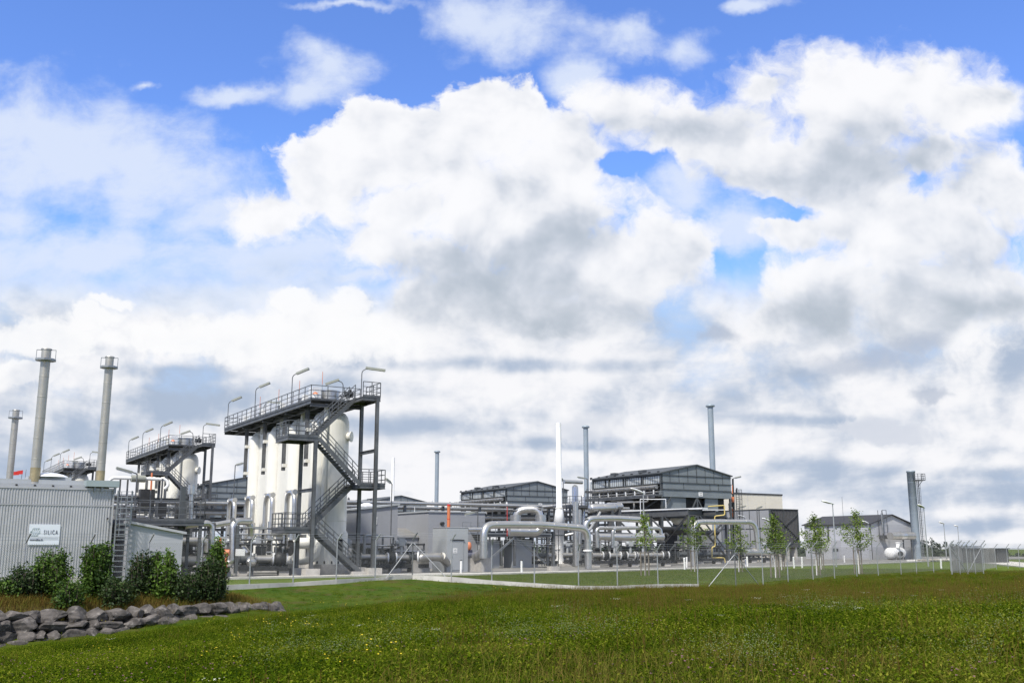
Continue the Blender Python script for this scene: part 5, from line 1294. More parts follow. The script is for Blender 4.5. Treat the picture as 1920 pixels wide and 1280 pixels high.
mb = MB(); railing(mb, [L(-.4, 2.4, 6.72, O), L(-.4, 0, 6.72, O), L(3.8, 0, 6.72, O)], gap=.6); mb.lbox(O, 1.2, 2.4, .9, 1.0, 8.9, 9.2); railing(mb, [L(1.2, .6, 7.9, O), L(2.4, .6, 7.9, O)], gap=.5, h=1.5); mb.build('railing', M['steel'], r)
for s_ in (-.3, 3.7):
    mb = MB(); mb.ibeam(L(s_, .1, 0, O), L(s_, .1, 6.6, O), .2, .2); mb.build('column', M['steel'], r)
for i in range(7):
    mb = MB(); c = L(.3+i*.5, .7, 6.8, O); mb.cyl(c, c+UP*rnd.uniform(.4, 1.1), .12, n=8); mb.cyl(c+UP*.4-EV*.25, c+UP*.4+EV*.3, .09, n=8); mb.build('valve', M['white' if i % 2 else 'alu'], r)
# walkway frame with diagonal braces left of the white stack
O = atg(905, 99); r = thing('braced_walkway', 'steel frame with crossed diagonal braces and railing under the long silver pipe', 'steel frame', O)
for s_ in (0, 3.6, 7.4):
    for t_ in (0, 3.0):
        mb = MB(); mb.ibeam(L(s_, t_, .2, O), L(s_, t_, 3.0, O), .22, .22); mb.build('column', M['steel'], r)
mb = MB(); mb.ibeam(L(-.2, 0, 3.1, O), L(7.8, 0, 3.1, O), .16, .26); mb.ibeam(L(-.2, 3, 3.1, O), L(7.8, 3, 3.1, O), .16, .26); mb.lbox(O, -.2, 7.8, .1, 2.9, 3.16, 3.2); mb.build('deck', M['steel'], r)
mb = MB(); mb.ibeam(L(.2, -.05, .4, O), L(3.5, -.05, 2.9, O), .16, .16); mb.ibeam(L(3.7, -.05, 2.9, O), L(7.2, -.05, .4, O), .16, .16); mb.build('diagonal_brace', M['steel_light'], r)
mb = MB(); railing(mb, [L(-2.2, 0, 3.2, O), L(7.8, 0, 3.2, O), L(7.8, 3, 3.2, O)], gap=.9); mb.build('railing', M['steel_light'], r)
mb = MB(); mb.lbox(O, .4, 2.6, 1.2, 2.6, 0, 2.6); mb.lbox(O, 3.9, 6.2, 1.0, 2.6, 0, 2.7); mb.build('tank_box', M['kiosk'], r)
mb = MB()
for i in range(30):
    s_ = rnd.uniform(-1, 15); t_ = rnd.uniform(3.5, 9); c = L(s_, t_, 0, O); h_ = rnd.uniform(1.5, 4.6); mb.cyl(c, c+UP*h_, rnd.choice((.05, .08, .14)), n=7)
    mb.cyl(c+UP*h_*.8-EV*.8, c+UP*h_*.8+EV*rnd.uniform(.4, 1.6), .07, n=7)
mb.build('small_pipes', M['cooler_dk'], r)

# ================================================================ buildings on the right
Cn = atg(1445, 148); r = thing('ribbed_building', 'dark ribbed metal enclosure on concrete legs, left of the pale grey hall', 'building', Cn)
O = Cn; Wd, Ld = 5.6, 12.0
mb = MB(); mb.lbox(O, .05, Wd, .05, Ld, 2.0, 7.35); mb.build('wall', M['brown'], r)
mb = MB(); ribbed(mb, O, 0, Wd, 0, 2.0, 7.3, .30, .09); mb.build('ribbed_wall', M['brown'], r)
mb = MB()
for i in range(6): mb.lbox(O, -.06, .04, i*2.0, i*2.0+.12, 2.0, 7.3)
for z_ in (4.6,): mb.lbox(O, -.07, .03, 0, Ld, z_, z_+.1)
mb.lbox(O, -.10, .10, -.14, .04, 1.9, 7.35); mb.lbox(O, Wd-.1, Wd+.08, -.14, .04, 1.9, 7.35); mb.lbox(O, Wd*.45, Wd*.45+.1, -.16, -.10, 1.9, 7.35); mb.lbox(O, -.1, Wd+.1, -.16, Ld+.1, 7.35, 7.45)
mb.build('frame', M['cooler_dk'], r)
mb = MB(); mb.beam(L(.1, -.17, 7.2, O), L(Wd, -.17, 3.0, O), .12, .04); mb.beam(L(Wd, -.20, 6.9, O), L(Wd*.45, -.20, 5, O), .1, .04); mb.beam(L(Wd, -.20, 3.6, O), L(Wd*.45, -.20, 2.1, O), .1, .04); mb.build('cross_brace', M['cooler_dk'], r)
mb = MB(); mb.lbox(O, -.07, -.001, 0, Ld, 2.0, 7.3) if 0 else mb.lbox(O, -.025, 0, .15, Ld, 2.02, 7.28); mb.build('side_panels', M['shed'], r)
for s_ in (.3, 1.9, 3.5, 5.1):
    mb = MB(); mb.lbox(O, s_-.2, s_+.2, .1, 3, 0, 2.0); mb.build('leg', M['concrete'], r)
for t_ in (6, 11):
    mb = MB(); mb.lbox(O, 0, .4, t_-.3, t_+.3, 0, 2.0); mb.build('leg', M['concrete'], r)
# beige building
b_ = atg(1470, 168); r = thing('beige_building', 'flat-roofed beige building behind the dark ribbed enclosure', 'building', b_)
O = b_ - EV*11.5
mb = MB(); mb.lbox(O, 0, 11.5, 0, 12, 0, 10.3); mb.build('wall', M['beige'], r)
mb = MB(); mb.lbox(O, -.08, 11.58, -.08, 12.1, 10.3, 10.52); mb.build('roof_edge', M['roofdk'], r)
mb = MB()
for s_ in (3.8, 7.6): mb.lbox(O, s_, s_+.04, -.012, 0, 0, 10.3)
mb.build('panel_joint', M['cabin'], r)
mb = MB(); c = L(2.3, .8, 10.4, O); mb.cyl(c, c+UP*.9, .12, n=8); mb.build('roof_vent', M['dark'], r)
# pale grey hall with dark gabled roof
b_ = atg(1634, 172); r, O = shed('pale grey hall with a black gabled roof, beside the tall tower', (b_.x, b_.y), 10.4, 14.6, 5.85, 7.35, 'hall', 'roofdk', 0, name='industrial_hall', z_over=.35)
r['category'] = 'building'; r['group'] = ''
del r['group']
mb = MB()
for i in range(26): mb.lbox(O, .0, 10.4, -.012, -.001, .4+i*.24, .41+i*.24) if .4+i*.24 < 5.9 else None
mb.lbox(O, -.05, 10.45, -.03, 0, 0, .25); mb.build('panel_lines', M['kiosk'], r)
mb = MB(); mb.lbox(O, -.02, 0, 0, 14.6, .3, 5.6); mb.build('side_panels', M['cabin'], r)
mb = MB(); mb.lbox(O, -.1, -.02, 9.0, 9.35, 0, 5.6); mb.lbox(O, -.12, -.03, 0, .12, 0, 5.7); mb.build('downpipe', M['steel'], r)
mb = MB(); mb.lbox(O, -2.4, -.03, 6.6, 9.2, 0, 3.2); an = mb.build('entrance_annex', M['hall'], r)
mb = MB(); mb.lbox(O, -2.3, -1.5, 6.56, 6.60, .1, 2.3); mb.lbox(O, -1.45, -.65, 6.56, 6.60, .1, 2.3); d_ = mb.build('door', M['cabin'], an)
mb = MB(); mb.lbox(O, -2.15, -1.75, 6.53, 6.56, 1.3, 1.8); mb.lbox(O, -1.2, -.8, 6.53, 6.56, 1.3, 1.8); mb.build('window', M['glass'], an)
mb = MB(); c = L(2.2, -.6, 0, O); mb.cyl(c+UP*4.2, c+UP*7.6, .2, n=10); mb.build('flue', M['steel_light'], r)
mb = MB(); 
for a2 in (-.5, .5):
    for b2 in (-.5, .4): mb.beam(c+EV*a2+EU*b2+UP*3.4, c+EV*a2+EU*b2+UP*8.1, .07)
for z_ in (3.4, 4.4, 8.1): mb.beam(c-EV*.5-EU*.5+UP*z_, c+EV*.5-EU*.5+UP*z_, .07)
mb.lbox(O, 1.75, 2.65, -1.05, -.1, 3.4, 4.0); mb.build('flue_cage', M['steel'], r)
mb = MB(); c = L(1.5, 7, 6.4, O); mb.cyl(c, c+UP*4.2, .03, n=5); mb.build('antenna', M['steel'], r)
# tower
b_ = atg(1716.5, 176); zt = P(1703, 882, 176).z
r = thing('exhaust_tower', 'thick blue grey exhaust tower with a ladder and top platform, at the right', 'tower', b_)
mb = MB(); mb.lathe([(.68, 0), (.68, zt-.3), (.75, zt-.28), (.75, zt-.1), (.68, zt)], b_, 28); mb.build('shaft', M['bluegrey'], r)
mb = MB()
for i in range(5): mb.cyl(b_+UP*(2.5+i*2.6), b_+UP*(2.54+i*2.6), .687, n=28)
mb.build('seam', M['bluegrey'], r)
lb = b_+Vector((.86, -.42, 0)); mb = MB(); ladder(mb, lb, zt-1.6, .5, Vector((.8, .6, 0))); mb.build('ladder', M['steel_light'], r); cage(lb, 2.5, zt-1.7, .24, Vector((.6, -.8, 0)), M['steel'], r)
pb_ = b_+Vector((1.0, -.3, zt-1.7)); mb = MB(); mb.box(pb_, (1.9, 1.7, .1), Vector((1, 0, 0)), Vector((0, 1, 0))); mb.build('platform', M['steel'], r)
mb = MB(); railing(mb, [pb_+Vector((-.9, -.85, 0)), pb_+Vector((.95, -.85, 0)), pb_+Vector((.95, .85, 0))], gap=.7, w=.06); mb.build('railing', M['steel'], r)
mb = MB(); mb.beam(pb_+Vector((.8, 0, 0)), pb_+Vector((0, 0, -1.0)), .08); mb.build('strut', M['steel'], r)
# duct
r = thing('exhaust_duct', 'shiny horizontal duct joining the pale grey hall to the blue grey tower', 'duct', P(1672, 1005, 171))
mb = MB(); a_, b2 = P(1669, 1004, 170.5), P(1712, 1004, 175); mb.cyl(a_, b2, .62, n=20); mb.build('duct', M['alu_dull'], r)
mb = MB(); c_ = a_.lerp(b2, .5); d_ = (b2-a_).normalized(); mb.lathe([(.63, -.8), (.68, -.6), (.68, .6), (.63, .8)], c_, 20, d_); mb.cyl(c_, c_+UP*.75, .2, n=10); mb.build('silencer', M['alu'], r)
for k_ in (.55, .9):
    c_ = a_.lerp(b2, k_); mb = MB(); mb.ibeam(Vector((c_.x, c_.y, 0)), c_-UP*.6, .16, .16); mb.build('support', M['steel'], r)
# small distant hut by the road
b_ = atg(1849, 135); b_.z = -.05; r = thing('roadside_hut', 'small dark open-fronted hut beyond the dense mesh fence panel', 'hut', b_)
mb = MB(); mb.lbox(b_, 0, 4.4, 1.2, 4, 0, 1.75); mb.lbox(b_, 1.9, 4.4, 0, 1.19, 0, 1.75); mb.lbox(b_, 0, .15, 0, 1.19, 0, 1.75); mb.build('wall', M['brown'], r)
mb = MB(); mb.lbox(b_, -.2, 4.5, -.2, 4.1, 1.75, 1.87); mb.build('roof', M['cooler_dk'], r)
# rubble in the yard end
c = atg(1766, 150); rb = MB()
for i in range(30):
    p = c+Vector((rnd.uniform(-3.5, 2.0), rnd.uniform(-1.5, 1.5), .1)); bmv = rnd.uniform(.12, .35); rb.lathe([(.02, -bmv*.5), (bmv*.9, -bmv*.3), (bmv, 0), (bmv*.6, bmv*.4), (.02, bmv*.5)], p+UP*bmv*.3, 6, smooth=False)
o = rb.build('rubble', M['soot']); tag(o, 'loose pile of pale stones at the yard end by the lamp posts', 'rubble', kind='stuff')

# ================================================================ street lamps
def street_lamp(hx, hy, px_t, py_t, Y, label, dirn=-1, ln=.95):
    t_ = P(px_t, py_t, Y); b_ = Vector((t_.x, t_.y, 0)); b_.z = 0
    r = thing('street_lamp', label, 'street lamp', b_, 'street lamps in the plant')
    mb = MB(); mb.cyl(b_, b_+UP*2.2, .085, n=12); mb.cyl(b_+UP*2.2, t_, .065, .05, n=12); mb.build('pole', M['post'], r)
    d_ = (P(hx, hy, Y-.4)-t_).normalized()
    mb = MB(); sd = d_.cross(UP).normalized(); up_ = sd.cross(d_)
    secs = [(-.12, .06, .06), (.0, .12, .09), (.3, .23, .14), (.7, .26, .14), (.95, .18, .09), (1.02, .04, .03)]; vs = []
    n = 12
    for x_, w_, h_ in secs:
        for i in range(n):
            an = 2*math.pi*i/n; vs.append(t_+d_*x_*ln+sd*math.cos(an)*w_+up_*(math.sin(an)*h_*(1 if math.sin(an) > 0 else .35)+.04))
    mb.add(vs, [(k*n+i, k*n+(i+1) % n, (k+1)*n+(i+1) % n, (k+1)*n+i) for k in range(len(secs)-1) for i in range(n)], True); mb.build('lamp_head', M['lamphead'], r)
    mb = MB(); mb.box(t_+d_*.5*ln-up_*.0, (.5*ln, .30, .03), d_, sd, up_); mb.build('lens', M['glass'], r)
    return r
street_lamp(1190, 919, 1206, 925, 95, 'tall street lamp in front of the near cooler, above the first young tree', ln=1.45)
street_lamp(1546, 941, 1561, 945, 107, 'street lamp left of the pale grey hall, behind the trees', ln=1.4)
street_lamp(1617, 977, 1627.5, 981, 150, 'smaller street lamp at the corner of the pale grey hall', ln=1.1)
street_lamp(1722, 947, 1732, 952, 110, 'street lamp just right of the blue grey tower', ln=.95)
street_lamp(1762, 979, 1769.5, 982, 150, 'street lamp left of the dense mesh fence panel', ln=1.0)
street_lamp(1790, 985, 1795.5, 987, 172, 'farthest street lamp, rising behind the dense mesh fence panel', ln=.9)
street_lamp(1389, 968, 1396, 970, 140, 'low street lamp before the dark enclosure, right of the yellow pipe', ln=1.3)
street_lamp(1432, 973, 1443, 977, 134, 'low street lamp half hidden by the leafy fourth tree', ln=1.3)

# ================================================================ marker posts
MK = [(864,1074,80,'right of the grey kiosk door'),(978,1074,80,'in front of the diagonal braces'),(1217,1058,112,'just right of the first young tree'),(1284,1066,96,'left one of the pair beside the second tree'),(1287.5,1060,104,'right one of the pair beside the second tree'),
      (1401.5,1062,106,'at the foot of the right-hand pipe'),(1398,1060,112,'short one just left of the post at the right-hand pipe'),(1489,1063,104,'left one of two before the dark ribbed enclosure'),(1504,1062,105,'right one of two before the dark ribbed enclosure'),(1583.5,1053,140,'with a dark cap, before the pale grey hall'),(1764.5,1061,100,'standing in the lawn left of the dense mesh fence panel')]
for i, (px, py, Y, w) in enumerate(MK):
    p = P(px, py, Y); p.z = max(-.05, H1(p.x, p.y)); b_ = p
    r = thing('marker_post', 'white plastic marker post ' + w, 'post', b_, 'white marker posts')
    h_ = 1.0 if i not in (6,) else .7; lean = Vector((rnd.uniform(-.03, .03), 0, 0))
    mb = MB(); mb.cyl(b_-UP*.1, b_+UP*h_+lean, .085, n=12); mb.build('post', M['white'], r)
    mb = MB(); mb.lathe([(.09, 0), (.09, .05), (.02, .09)], b_+UP*h_+lean, 12); mb.build('cap', M['dark' if i in (0, 1, 9, 10) else 'white'], r)

# ================================================================ young trees
def leaf_quads(mb, p, n, spread, size, rr, flat=.8):
    for _ in range(n):
        c = p+Vector((rr.gauss(0, spread), rr.gauss(0, spread), rr.gauss(0, spread*flat)))
        a = Vector((rr.gauss(0, 1), rr.gauss(0, 1), rr.gauss(0, .7))).normalized(); b = a.cross(Vector((rr.gauss(0, 1), rr.gauss(0, 1), rr.gauss(0, 1)))).normalized()
        s_ = size*rr.uniform(.6, 1.3); mb.add([c-a*s_, c+b*s_*.55, c+a*s_, c-b*s_*.55], [(0, 1, 2, 3)])
TREES = [(1210,1077,75.5,965,36,'slim young tree with a pointed crown in front of the near cooler',1.0,1.3),
         (1303,1070,88,970,62,'spreading young tree before the right-hand pipe, with a ragged crown',.75,1),
         (1386,1070,86,985,54,'thin leaning young tree under the level right-hand pipe',.7,1),
         (1455,1081,70.5,968,52,'dense full-crowned young tree before the ribbed enclosure',1.6,1),
         (1466,1067,94,1000,34,'small young tree just behind the dense fourth tree',.6,1),
         (1532,1077,76,968,64,'wide young tree between the ribbed enclosure and the pale grey hall',1.3,1),
         (1540,1066,96,990,36,'young tree half hidden behind the wide tree',.6,1),
         (1611,1074,80,960,62,'rightmost young tree, tapering crown before the pale grey hall',1.25,1)]
for i, (px, py, Y, pyt, wpx, lab, dens, asp) in enumerate(TREES):
    rr = random.Random(40+i); b_ = P(px, py, Y); b_.z = H1(b_.x, b_.y); tp = P(px-4, pyt, Y); H_ = tp.z-b_.z; rad = wpx*Y/1976*.5
    r = thing('young_tree', lab, 'tree', b_, 'staked young trees on the lawn')
    zc0 = b_.z+H_*.46
    mb = MB(); th_ = H_*.34; mb.cyl(b_-UP*.1, b_+UP*th_, .065, .05, n=8); mb.build('painted_trunk', M['white'], r)
    mb = MB(); mb.tube([b_+UP*th_, b_+UP*H_*.65+Vector((.03, 0, 0)), b_+UP*H_*.93], .035, 6); lf = MB()
    nl = int(20+10*dens); sx = rr.uniform(-.05, .05)
    for k_ in range(nl):
        f_ = k_/(nl-1); z_ = zc0+(b_.z+H_-zc0)*f_**.9
        prof = (.75+1.3*f_ if f_ < .2 else (1-(f_-.2)/.8)**.85)
        an = k_*2.4+rr.uniform(-.4, .4); ln = rad*prof*rr.uniform(.75, 1.35)
        s0 = Vector((b_.x, b_.y, z_-ln*.35)); e0 = Vector((b_.x+math.cos(an)*ln, b_.y+math.sin(an)*ln, z_+rr.uniform(-.1, .28)*ln))
        mb.beam(s0, e0, .022)
        m_ = max(2, int(ln/.16))
        for j in range(1, m_+1):
            q_ = s0.lerp(e0, j/m_); leaf_quads(lf, q_+UP*rr.uniform(-.05, .08), int((7+3*rr.random())*(dens*.55+.5)), .12+.03*dens, .078, rr)
    for k_ in range(int(24)): leaf_quads(lf, b_+UP*H_*(.84+.17*rr.random())+Vector((rr.gauss(0, .06), rr.gauss(0, .06), 0)), 4, .06, .06, rr)
    mb.build('limbs', M['bark'], r); lf.build('crown', M['leafC'], r)
    for a2 in (.5, 2.6, 4.6):
        q_ = b_+Vector((math.cos(a2)*.33, math.sin(a2)*.33, 0)); mb = MB(); mb.cyl(q_-UP*.1, q_+UP*H_*.40, .05, n=8); mb.build('stake', M['wood'], r)
    mb = MB(); tri = [b_+Vector((math.cos(a2)*.33, math.sin(a2)*.33, H_*.38)) for a2 in (.5, 2.6, 4.6)]
    for a2, b2 in zip(tri, tri[1:]+tri[:1]): mb.beam(a2, b2, .05)
    mb.build('stake_frame', M['wood'], r)

# ================================================================ shrubs
SHR = [(6,1130,34.5,1088,50,'low leafy shrub cut off by the left edge, in front of the boulders','A',1.0),
       (48,1128,35,1064,66,'dark low round shrub at the left, below the company sign','B',1.3),
       (90,1122,35.5,1030,74,'large bright green rounded shrub below the company sign','A',1.5),
       (132,1130,34.5,1088,50,'small pale-tipped shrub right of the large rounded shrub','A',.8),
       (179,1122,36,1008,56,'tall upright shrub with a pointed top at the end of the corrugated wall','A',1.5),
       (220,1130,35.5,1085,50,'low dark shrub in front of the ladder foot','B',1.2),
       (262,1128,36.8,1028,42,'thin reddish-green shrub left of the cabin door','B',.75),
       (303,1128,37,1026,46,'upright bright shrub in front of the cabin door','A',1.2),
       (347,1132,37.2,1072,50,'low wide shrub between the cabin and the tall end shrub','B',1.3),
       (392,1136,38,1042,56,'broad leafy shrub at the right end of the hedge','B',1.4),
       (401,1132,38.6,1008,26,'tall narrow shrub at the right end of the hedge, with a light tip','A',1.2)]
for i, (px, py, Y, pyt, wpx, lab, mk, dens) in enumerate(SHR):
    rr = random.Random(90+i); b_ = P(px, py, Y); b_.z = H1(b_.x, b_.y); tp = P(px, pyt, Y); H_ = tp.z-b_.z; rad = wpx*Y/1976*.5*1.05
    r = thing('shrub', lab, 'shrub', b_, 'shrubs above the boulder wall'); st = MB(); lf = MB(); tall = H_/(2*rad)
    ns = int(26*dens)+8
    for k_ in range(ns):
        an = rr.uniform(0, 2*math.pi); out = rad*math.sqrt(rr.uniform(.08, 1)); hh = H_*(1-.38*(out/rad)**2.4)*rr.uniform(.72, 1.06)
        if rr.random() < .1: hh *= 1.08
        base = b_+Vector((math.cos(an)*rad*.18, math.sin(an)*rad*.18, 0)); tip = b_+Vector((math.cos(an)*out, math.sin(an)*out, hh)); mid = base.lerp(tip, .45)+Vector((math.cos(an)*out*.35, math.sin(an)*out*.35, 0))
        st.tube([base, mid, tip], .014, 4, .2, caps=False)
        m_ = max(4, int(hh/.13))
        for j in range(1, m_+1):
            f_ = j/m_
            if f_ < .08: continue
            q_ = base.lerp(mid, f_*2) if f_ < .5 else mid.lerp(tip, f_*2-1)
            sp2 = (.17 if tall < 1.3 else .13)*(1.15-.55*f_); leaf_quads(lf, q_, int(rr.uniform(11, 17)), sp2, .056, rr)
    st.build('stems', M['bark'], r); lf.build('foliage', M['leaf'+mk], r)

# ================================================================ far hills and woods
def hills(name, pts, base_z, m_, kind, depth=40):
    mb = MB(); n = len(pts)
    vs = []
    for x_, y_, z_ in pts:
        vs += [(x_, y_-depth, base_z), (x_, y_-depth*.3, base_z+(z_-base_z)*.85), (x_, y_, z_), (x_, y_+depth, base_z)]
    mb.add(vs, [(4*i+j, 4*i+4+j, 4*i+5+j, 4*i+1+j) for i in range(n-1) for j in range(3)], True)
    return mb.build(name, m_, kind=kind)
pts = []
for px in range(-60, 2100, 9):
    Y = 520; y_ = np.interp(px, (-60, 400, 900, 1300, 1600, 1700, 1722, 1740, 1765, 1785, 1810, 1850, 1868, 1900, 1990), (1017, 1014, 1018, 1013, 1016, 1008, 1008.5, 1012, 1019, 1023.5, 1028, 1030, 1030, 1031.5, 1033)); p = P(px, y_, Y); pts.append((p.x, p.y, p.z-3.2))
M['hill'] = mat('hill_ground', (.03, .042, .02), 1, 0, .3, .05)
hills('hills', pts, -12, M['hill'], 'structure')
mb = MB(); rr = random.Random(5)
for i, (x_, y_, z_) in enumerate(pts):
    for k_ in range(8):
        c = Vector((x_+rr.uniform(-1.4, 1.4), y_+rr.uniform(-30, 10), z_-rr.uniform(-1.0, 5))); 
        s_ = rr.uniform(.8, 1.9)
        for j in range(16):
            leaf_quads(mb, c+Vector((rr.gauss(0, s_*.4), rr.gauss(0, s_*.4), rr.uniform(-1, 1)*s_)), 2, .3, .55, rr)
o = mb.build('woods', M['leafF']); tag(o, 'dark wooded ridge on the horizon beyond the tower', 'woods', kind='stuff')
# ================================================================ grass
src = bpy.data.collections.new('grass_sources')
def gmat(name, cols, scale=.35):
    m = bpy.data.materials.new(name); m.use_nodes = True; t = m.node_tree; E.tree = t; bs = t.nodes['Principled BSDF']
    g = t.nodes.new('ShaderNodeNewGeometry'); oi = t.nodes.new('ShaderNodeObjectInfo'); pos = E(g.outputs['Position'])
    f = noise(pos, scale, 5, .6)*.65 + noise(pos, 2.6, 3, .6)*.35 + E(oi.outputs['Random'])*.22 + (E(g.outputs['Random Per Island'])-.5)*.55 - .12
    rp = t.nodes.new('ShaderNodeValToRGB'); cr = rp.color_ramp
    for i, (p_, c_) in enumerate(cols):
        e_ = cr.elements[i] if i < 2 else cr.elements.new(p_); e_.position = p_; e_.color = tuple(c_)+(1,)
    setin(rp, 0, f); c = E(rp.outputs[0])
    t.links.new(c.s, bs.inputs['Base Color']); bs.inputs['Roughness'].default_value = .8; bs.inputs['Specular IOR Level'].default_value = .02
    tr = t.nodes.new('ShaderNodeBsdfTranslucent'); t.links.new(c.s, tr.inputs[0]); mx = t.nodes.new('ShaderNodeMixShader'); mx.inputs[0].default_value = .3
    t.links.new(bs.outputs[0], mx.inputs[1]); t.links.new(tr.outputs[0], mx.inputs[2]); t.links.new(mx.outputs[0], t.nodes['Material Output'].inputs[0]); return m
M['blade'] = gmat('grass_blades', [(.22, (.008, .022, .001)), (.42, (.042, .078, .002)), (.60, (.098, .145, .004)), (.82, (.22, .225, .03))])
M['lawnblade'] = gmat('lawn_blades', [(.28, (.075, .12, .016)), (.45, (.105, .155, .024)), (.60, (.14, .18, .035)), (.74, (.18, .18, .06))])
M['dry'] = gmat('dry_stems', [(.25, (.105, .060, .018)), (.45, (.155, .105, .030)), (.6, (.19, .15, .04)), (.8, (.12, .15, .02))], 1.0)
M['fl_yellow'] = mat('yellow_petals', (.80, .62, .02), .6, 0, .1, 5)
M['fl_white'] = mat('white_umbels', (.62, .64, .50), .7, 0, .1, 5)
M['fl_pink'] = mat('clover_heads', (.20, .09, .12), .7, 0, .2, 5)
M['fl_pale'] = mat('bedstraw', (.27, .33, .17), .8, 0, .2, 5)
def src_obj(name, mb, m_, extra=None):
    me = bpy.data.meshes.new(name); me.from_pydata([tuple(v) for v in mb.v], [], mb.f); me.polygons.foreach_set('use_smooth', mb.sm)
    me.materials.append(M[m_])
    if extra:
        me.materials.append(M[extra[0]]); mi = [0]*len(mb.f)
        for i in range(extra[1], len(mb.f)): mi[i] = 1
        me.polygons.foreach_set('material_index', mi)
    return bpy.data.objects.new(name, me)
def blade(mb, p, h, w, an, lean, rr):
    d = Vector((math.cos(an), math.sin(an), 0)); s_ = Vector((-math.sin(an), math.cos(an), 0))*w/2
    a = p; b = p+d*lean*.35*h+UP*h*.55; c = p+d*lean*h+UP*h*(1-.25*lean)
    mb.add([a-s_, a+s_, b+s_*.8, b-s_*.8, c], [(0, 1, 2, 3), (3, 2, 4)])
def tuft(seed, n, spread, h0, h1, w, herb=0):
    rr = random.Random(seed); mb = MB()
    for _ in range(n):
        p = Vector((rr.gauss(0, spread), rr.gauss(0, spread), 0))
        if herb and rr.random() < herb:
            c = p+UP*rr.uniform(h0*.4, h1*.85); a2 = rr.uniform(0, 6.28); d = Vector((math.cos(a2), math.sin(a2), rr.uniform(-.4, .7))); s_ = d.cross(UP).normalized(); k_ = rr.uniform(.012, .028)
            mb.add([c-d*k_, c+s_*k_*.55, c+d*k_, c-s_*k_*.55], [(0, 1, 2, 3)])
            continue
        blade(mb, p, rr.uniform(h0, h1), w*rr.uniform(.6, 1.3), rr.uniform(0, 6.28), rr.uniform(.15, .95), rr)
    return mb
def stems(seed, n, spread, h0, h1, head, hs, kind):
    rr = random.Random(seed); mb = MB(); tops = []
    for _ in range(n):
        p = Vector((rr.gauss(0, spread), rr.gauss(0, spread), 0)); h = rr.uniform(h0, h1); t_ = p+Vector((rr.gauss(0, .06), rr.gauss(0, .06), h)); mb.beam(p, t_, .0022); tops.append(t_)
    nf = len(mb.f)
    for t_ in tops:
        if kind == 'seed':
            for j in range(4):
                a2 = rr.uniform(0, 6.28); d = Vector((math.cos(a2), math.sin(a2), 0)); o = t_-UP*.03*j; mb.add([o, o+d*hs*.13+UP*hs*.4, o+UP*hs, o-d*hs*.10+UP*hs*.5], [(0, 1, 2, 3)])
        elif kind == 'dot':
            for j in range(3):
                a2 = j*1.05; d = Vector((math.cos(a2), math.sin(a2), 0)); e_ = d.cross(UP)*hs+UP*hs*.4*(j-1); d = d*hs
                mb.add([t_-d-e_*.3, t_-e_, t_+d+e_*.3, t_+e_], [(0, 1, 2, 3)])
        else:
            for j in range(16):
                c = t_+Vector((rr.gauss(0, hs), rr.gauss(0, hs), rr.gauss(0, hs*(.2 if kind == 'umbel' else 1.3)))); s_ = .008
                mb.add([c+Vector((-s_, 0, 0)), c+Vector((0, -s_, s_*.5)), c+Vector((s_, 0, 0)), c+Vector((0, s_, s_*.5))], [(0, 1, 2, 3)])
    return mb, nf
def scatter(name, label, pts, sources, scales, kind_cat='grass'):
    """pts: Nx3 array; sources: list of objects; one instanced object"""
    col = bpy.data.collections.new(name+'_source')
    for s_ in sources: col.objects.link(s_)
    me = bpy.data.meshes.new(name); me.vertices.add(len(pts)); me.vertices.foreach_set('co', pts.astype(np.float32).ravel()); me.update()
    a = me.attributes.new('sc', 'FLOAT', 'POINT'); a.data.foreach_set('value', scales.astype(np.float32))
    a = me.attributes.new('rt', 'FLOAT', 'POINT'); a.data.foreach_set('value', nr.uniform(0, 6.28, len(pts)).astype(np.float32))
    a = me.attributes.new('ix', 'INT', 'POINT'); a.data.foreach_set('value', nr.integers(0, len(sources), len(pts)).astype(np.int32))
    o = bpy.data.objects.new(name, me); scn.collection.objects.link(o)
    ng = bpy.data.node_groups.new(name, 'GeometryNodeTree'); ng.interface.new_socket('Geometry', in_out='INPUT', socket_type='NodeSocketGeometry'); ng.interface.new_socket('Geometry', in_out='OUTPUT', socket_type='NodeSocketGeometry')
    N = ng.nodes.new; gi, go = N('NodeGroupInput'), N('NodeGroupOutput'); ci = N('GeometryNodeCollectionInfo'); ci.inputs[0].default_value = col; ci.inputs['Separate Children'].default_value = True; ci.inputs['Reset Children'].default_value = True
    iop = N('GeometryNodeInstanceOnPoints'); iop.inputs['Pick Instance'].default_value = True
    def na(n_, ty):
        x = N('GeometryNodeInputNamedAttribute'); x.data_type = ty; x.inputs[0].default_value = n_; return x.outputs[0]
    cx = N('ShaderNodeCombineXYZ'); ng.links.new(na('rt', 'FLOAT'), cx.inputs[2])
    mp = N('GeometryNodeMeshToPoints')
    ng.links.new(gi.outputs[0], mp.inputs[0]); ng.links.new(mp.outputs[0], iop.inputs['Points']); ng.links.new(ci.outputs[0], iop.inputs['Instance'])
    ng.links.new(na('ix', 'INT'), iop.inputs['Instance Index']); ng.links.new(cx.outputs[0], iop.inputs['Rotation']); ng.links.new(na('sc', 'FLOAT'), iop.inputs['Scale'])
    ng.links.new(iop.outputs[0], go.inputs[0])
    md = o.modifiers.new('scatter', 'NODES'); md.node_group = ng
    return tag(o, label, kind_cat, kind='stuff')
def sample(n, y0, y1, power=1.0):
    """points over the visible wedge and a margin, denser near the camera"""
    u = nr.uniform(0, 1, n); y = y0*(y1/y0)**(u**power); x = nr.uniform(-.68, .70, n)*y + nr.uniform(-1.5, 1.5, n)
    return x, y
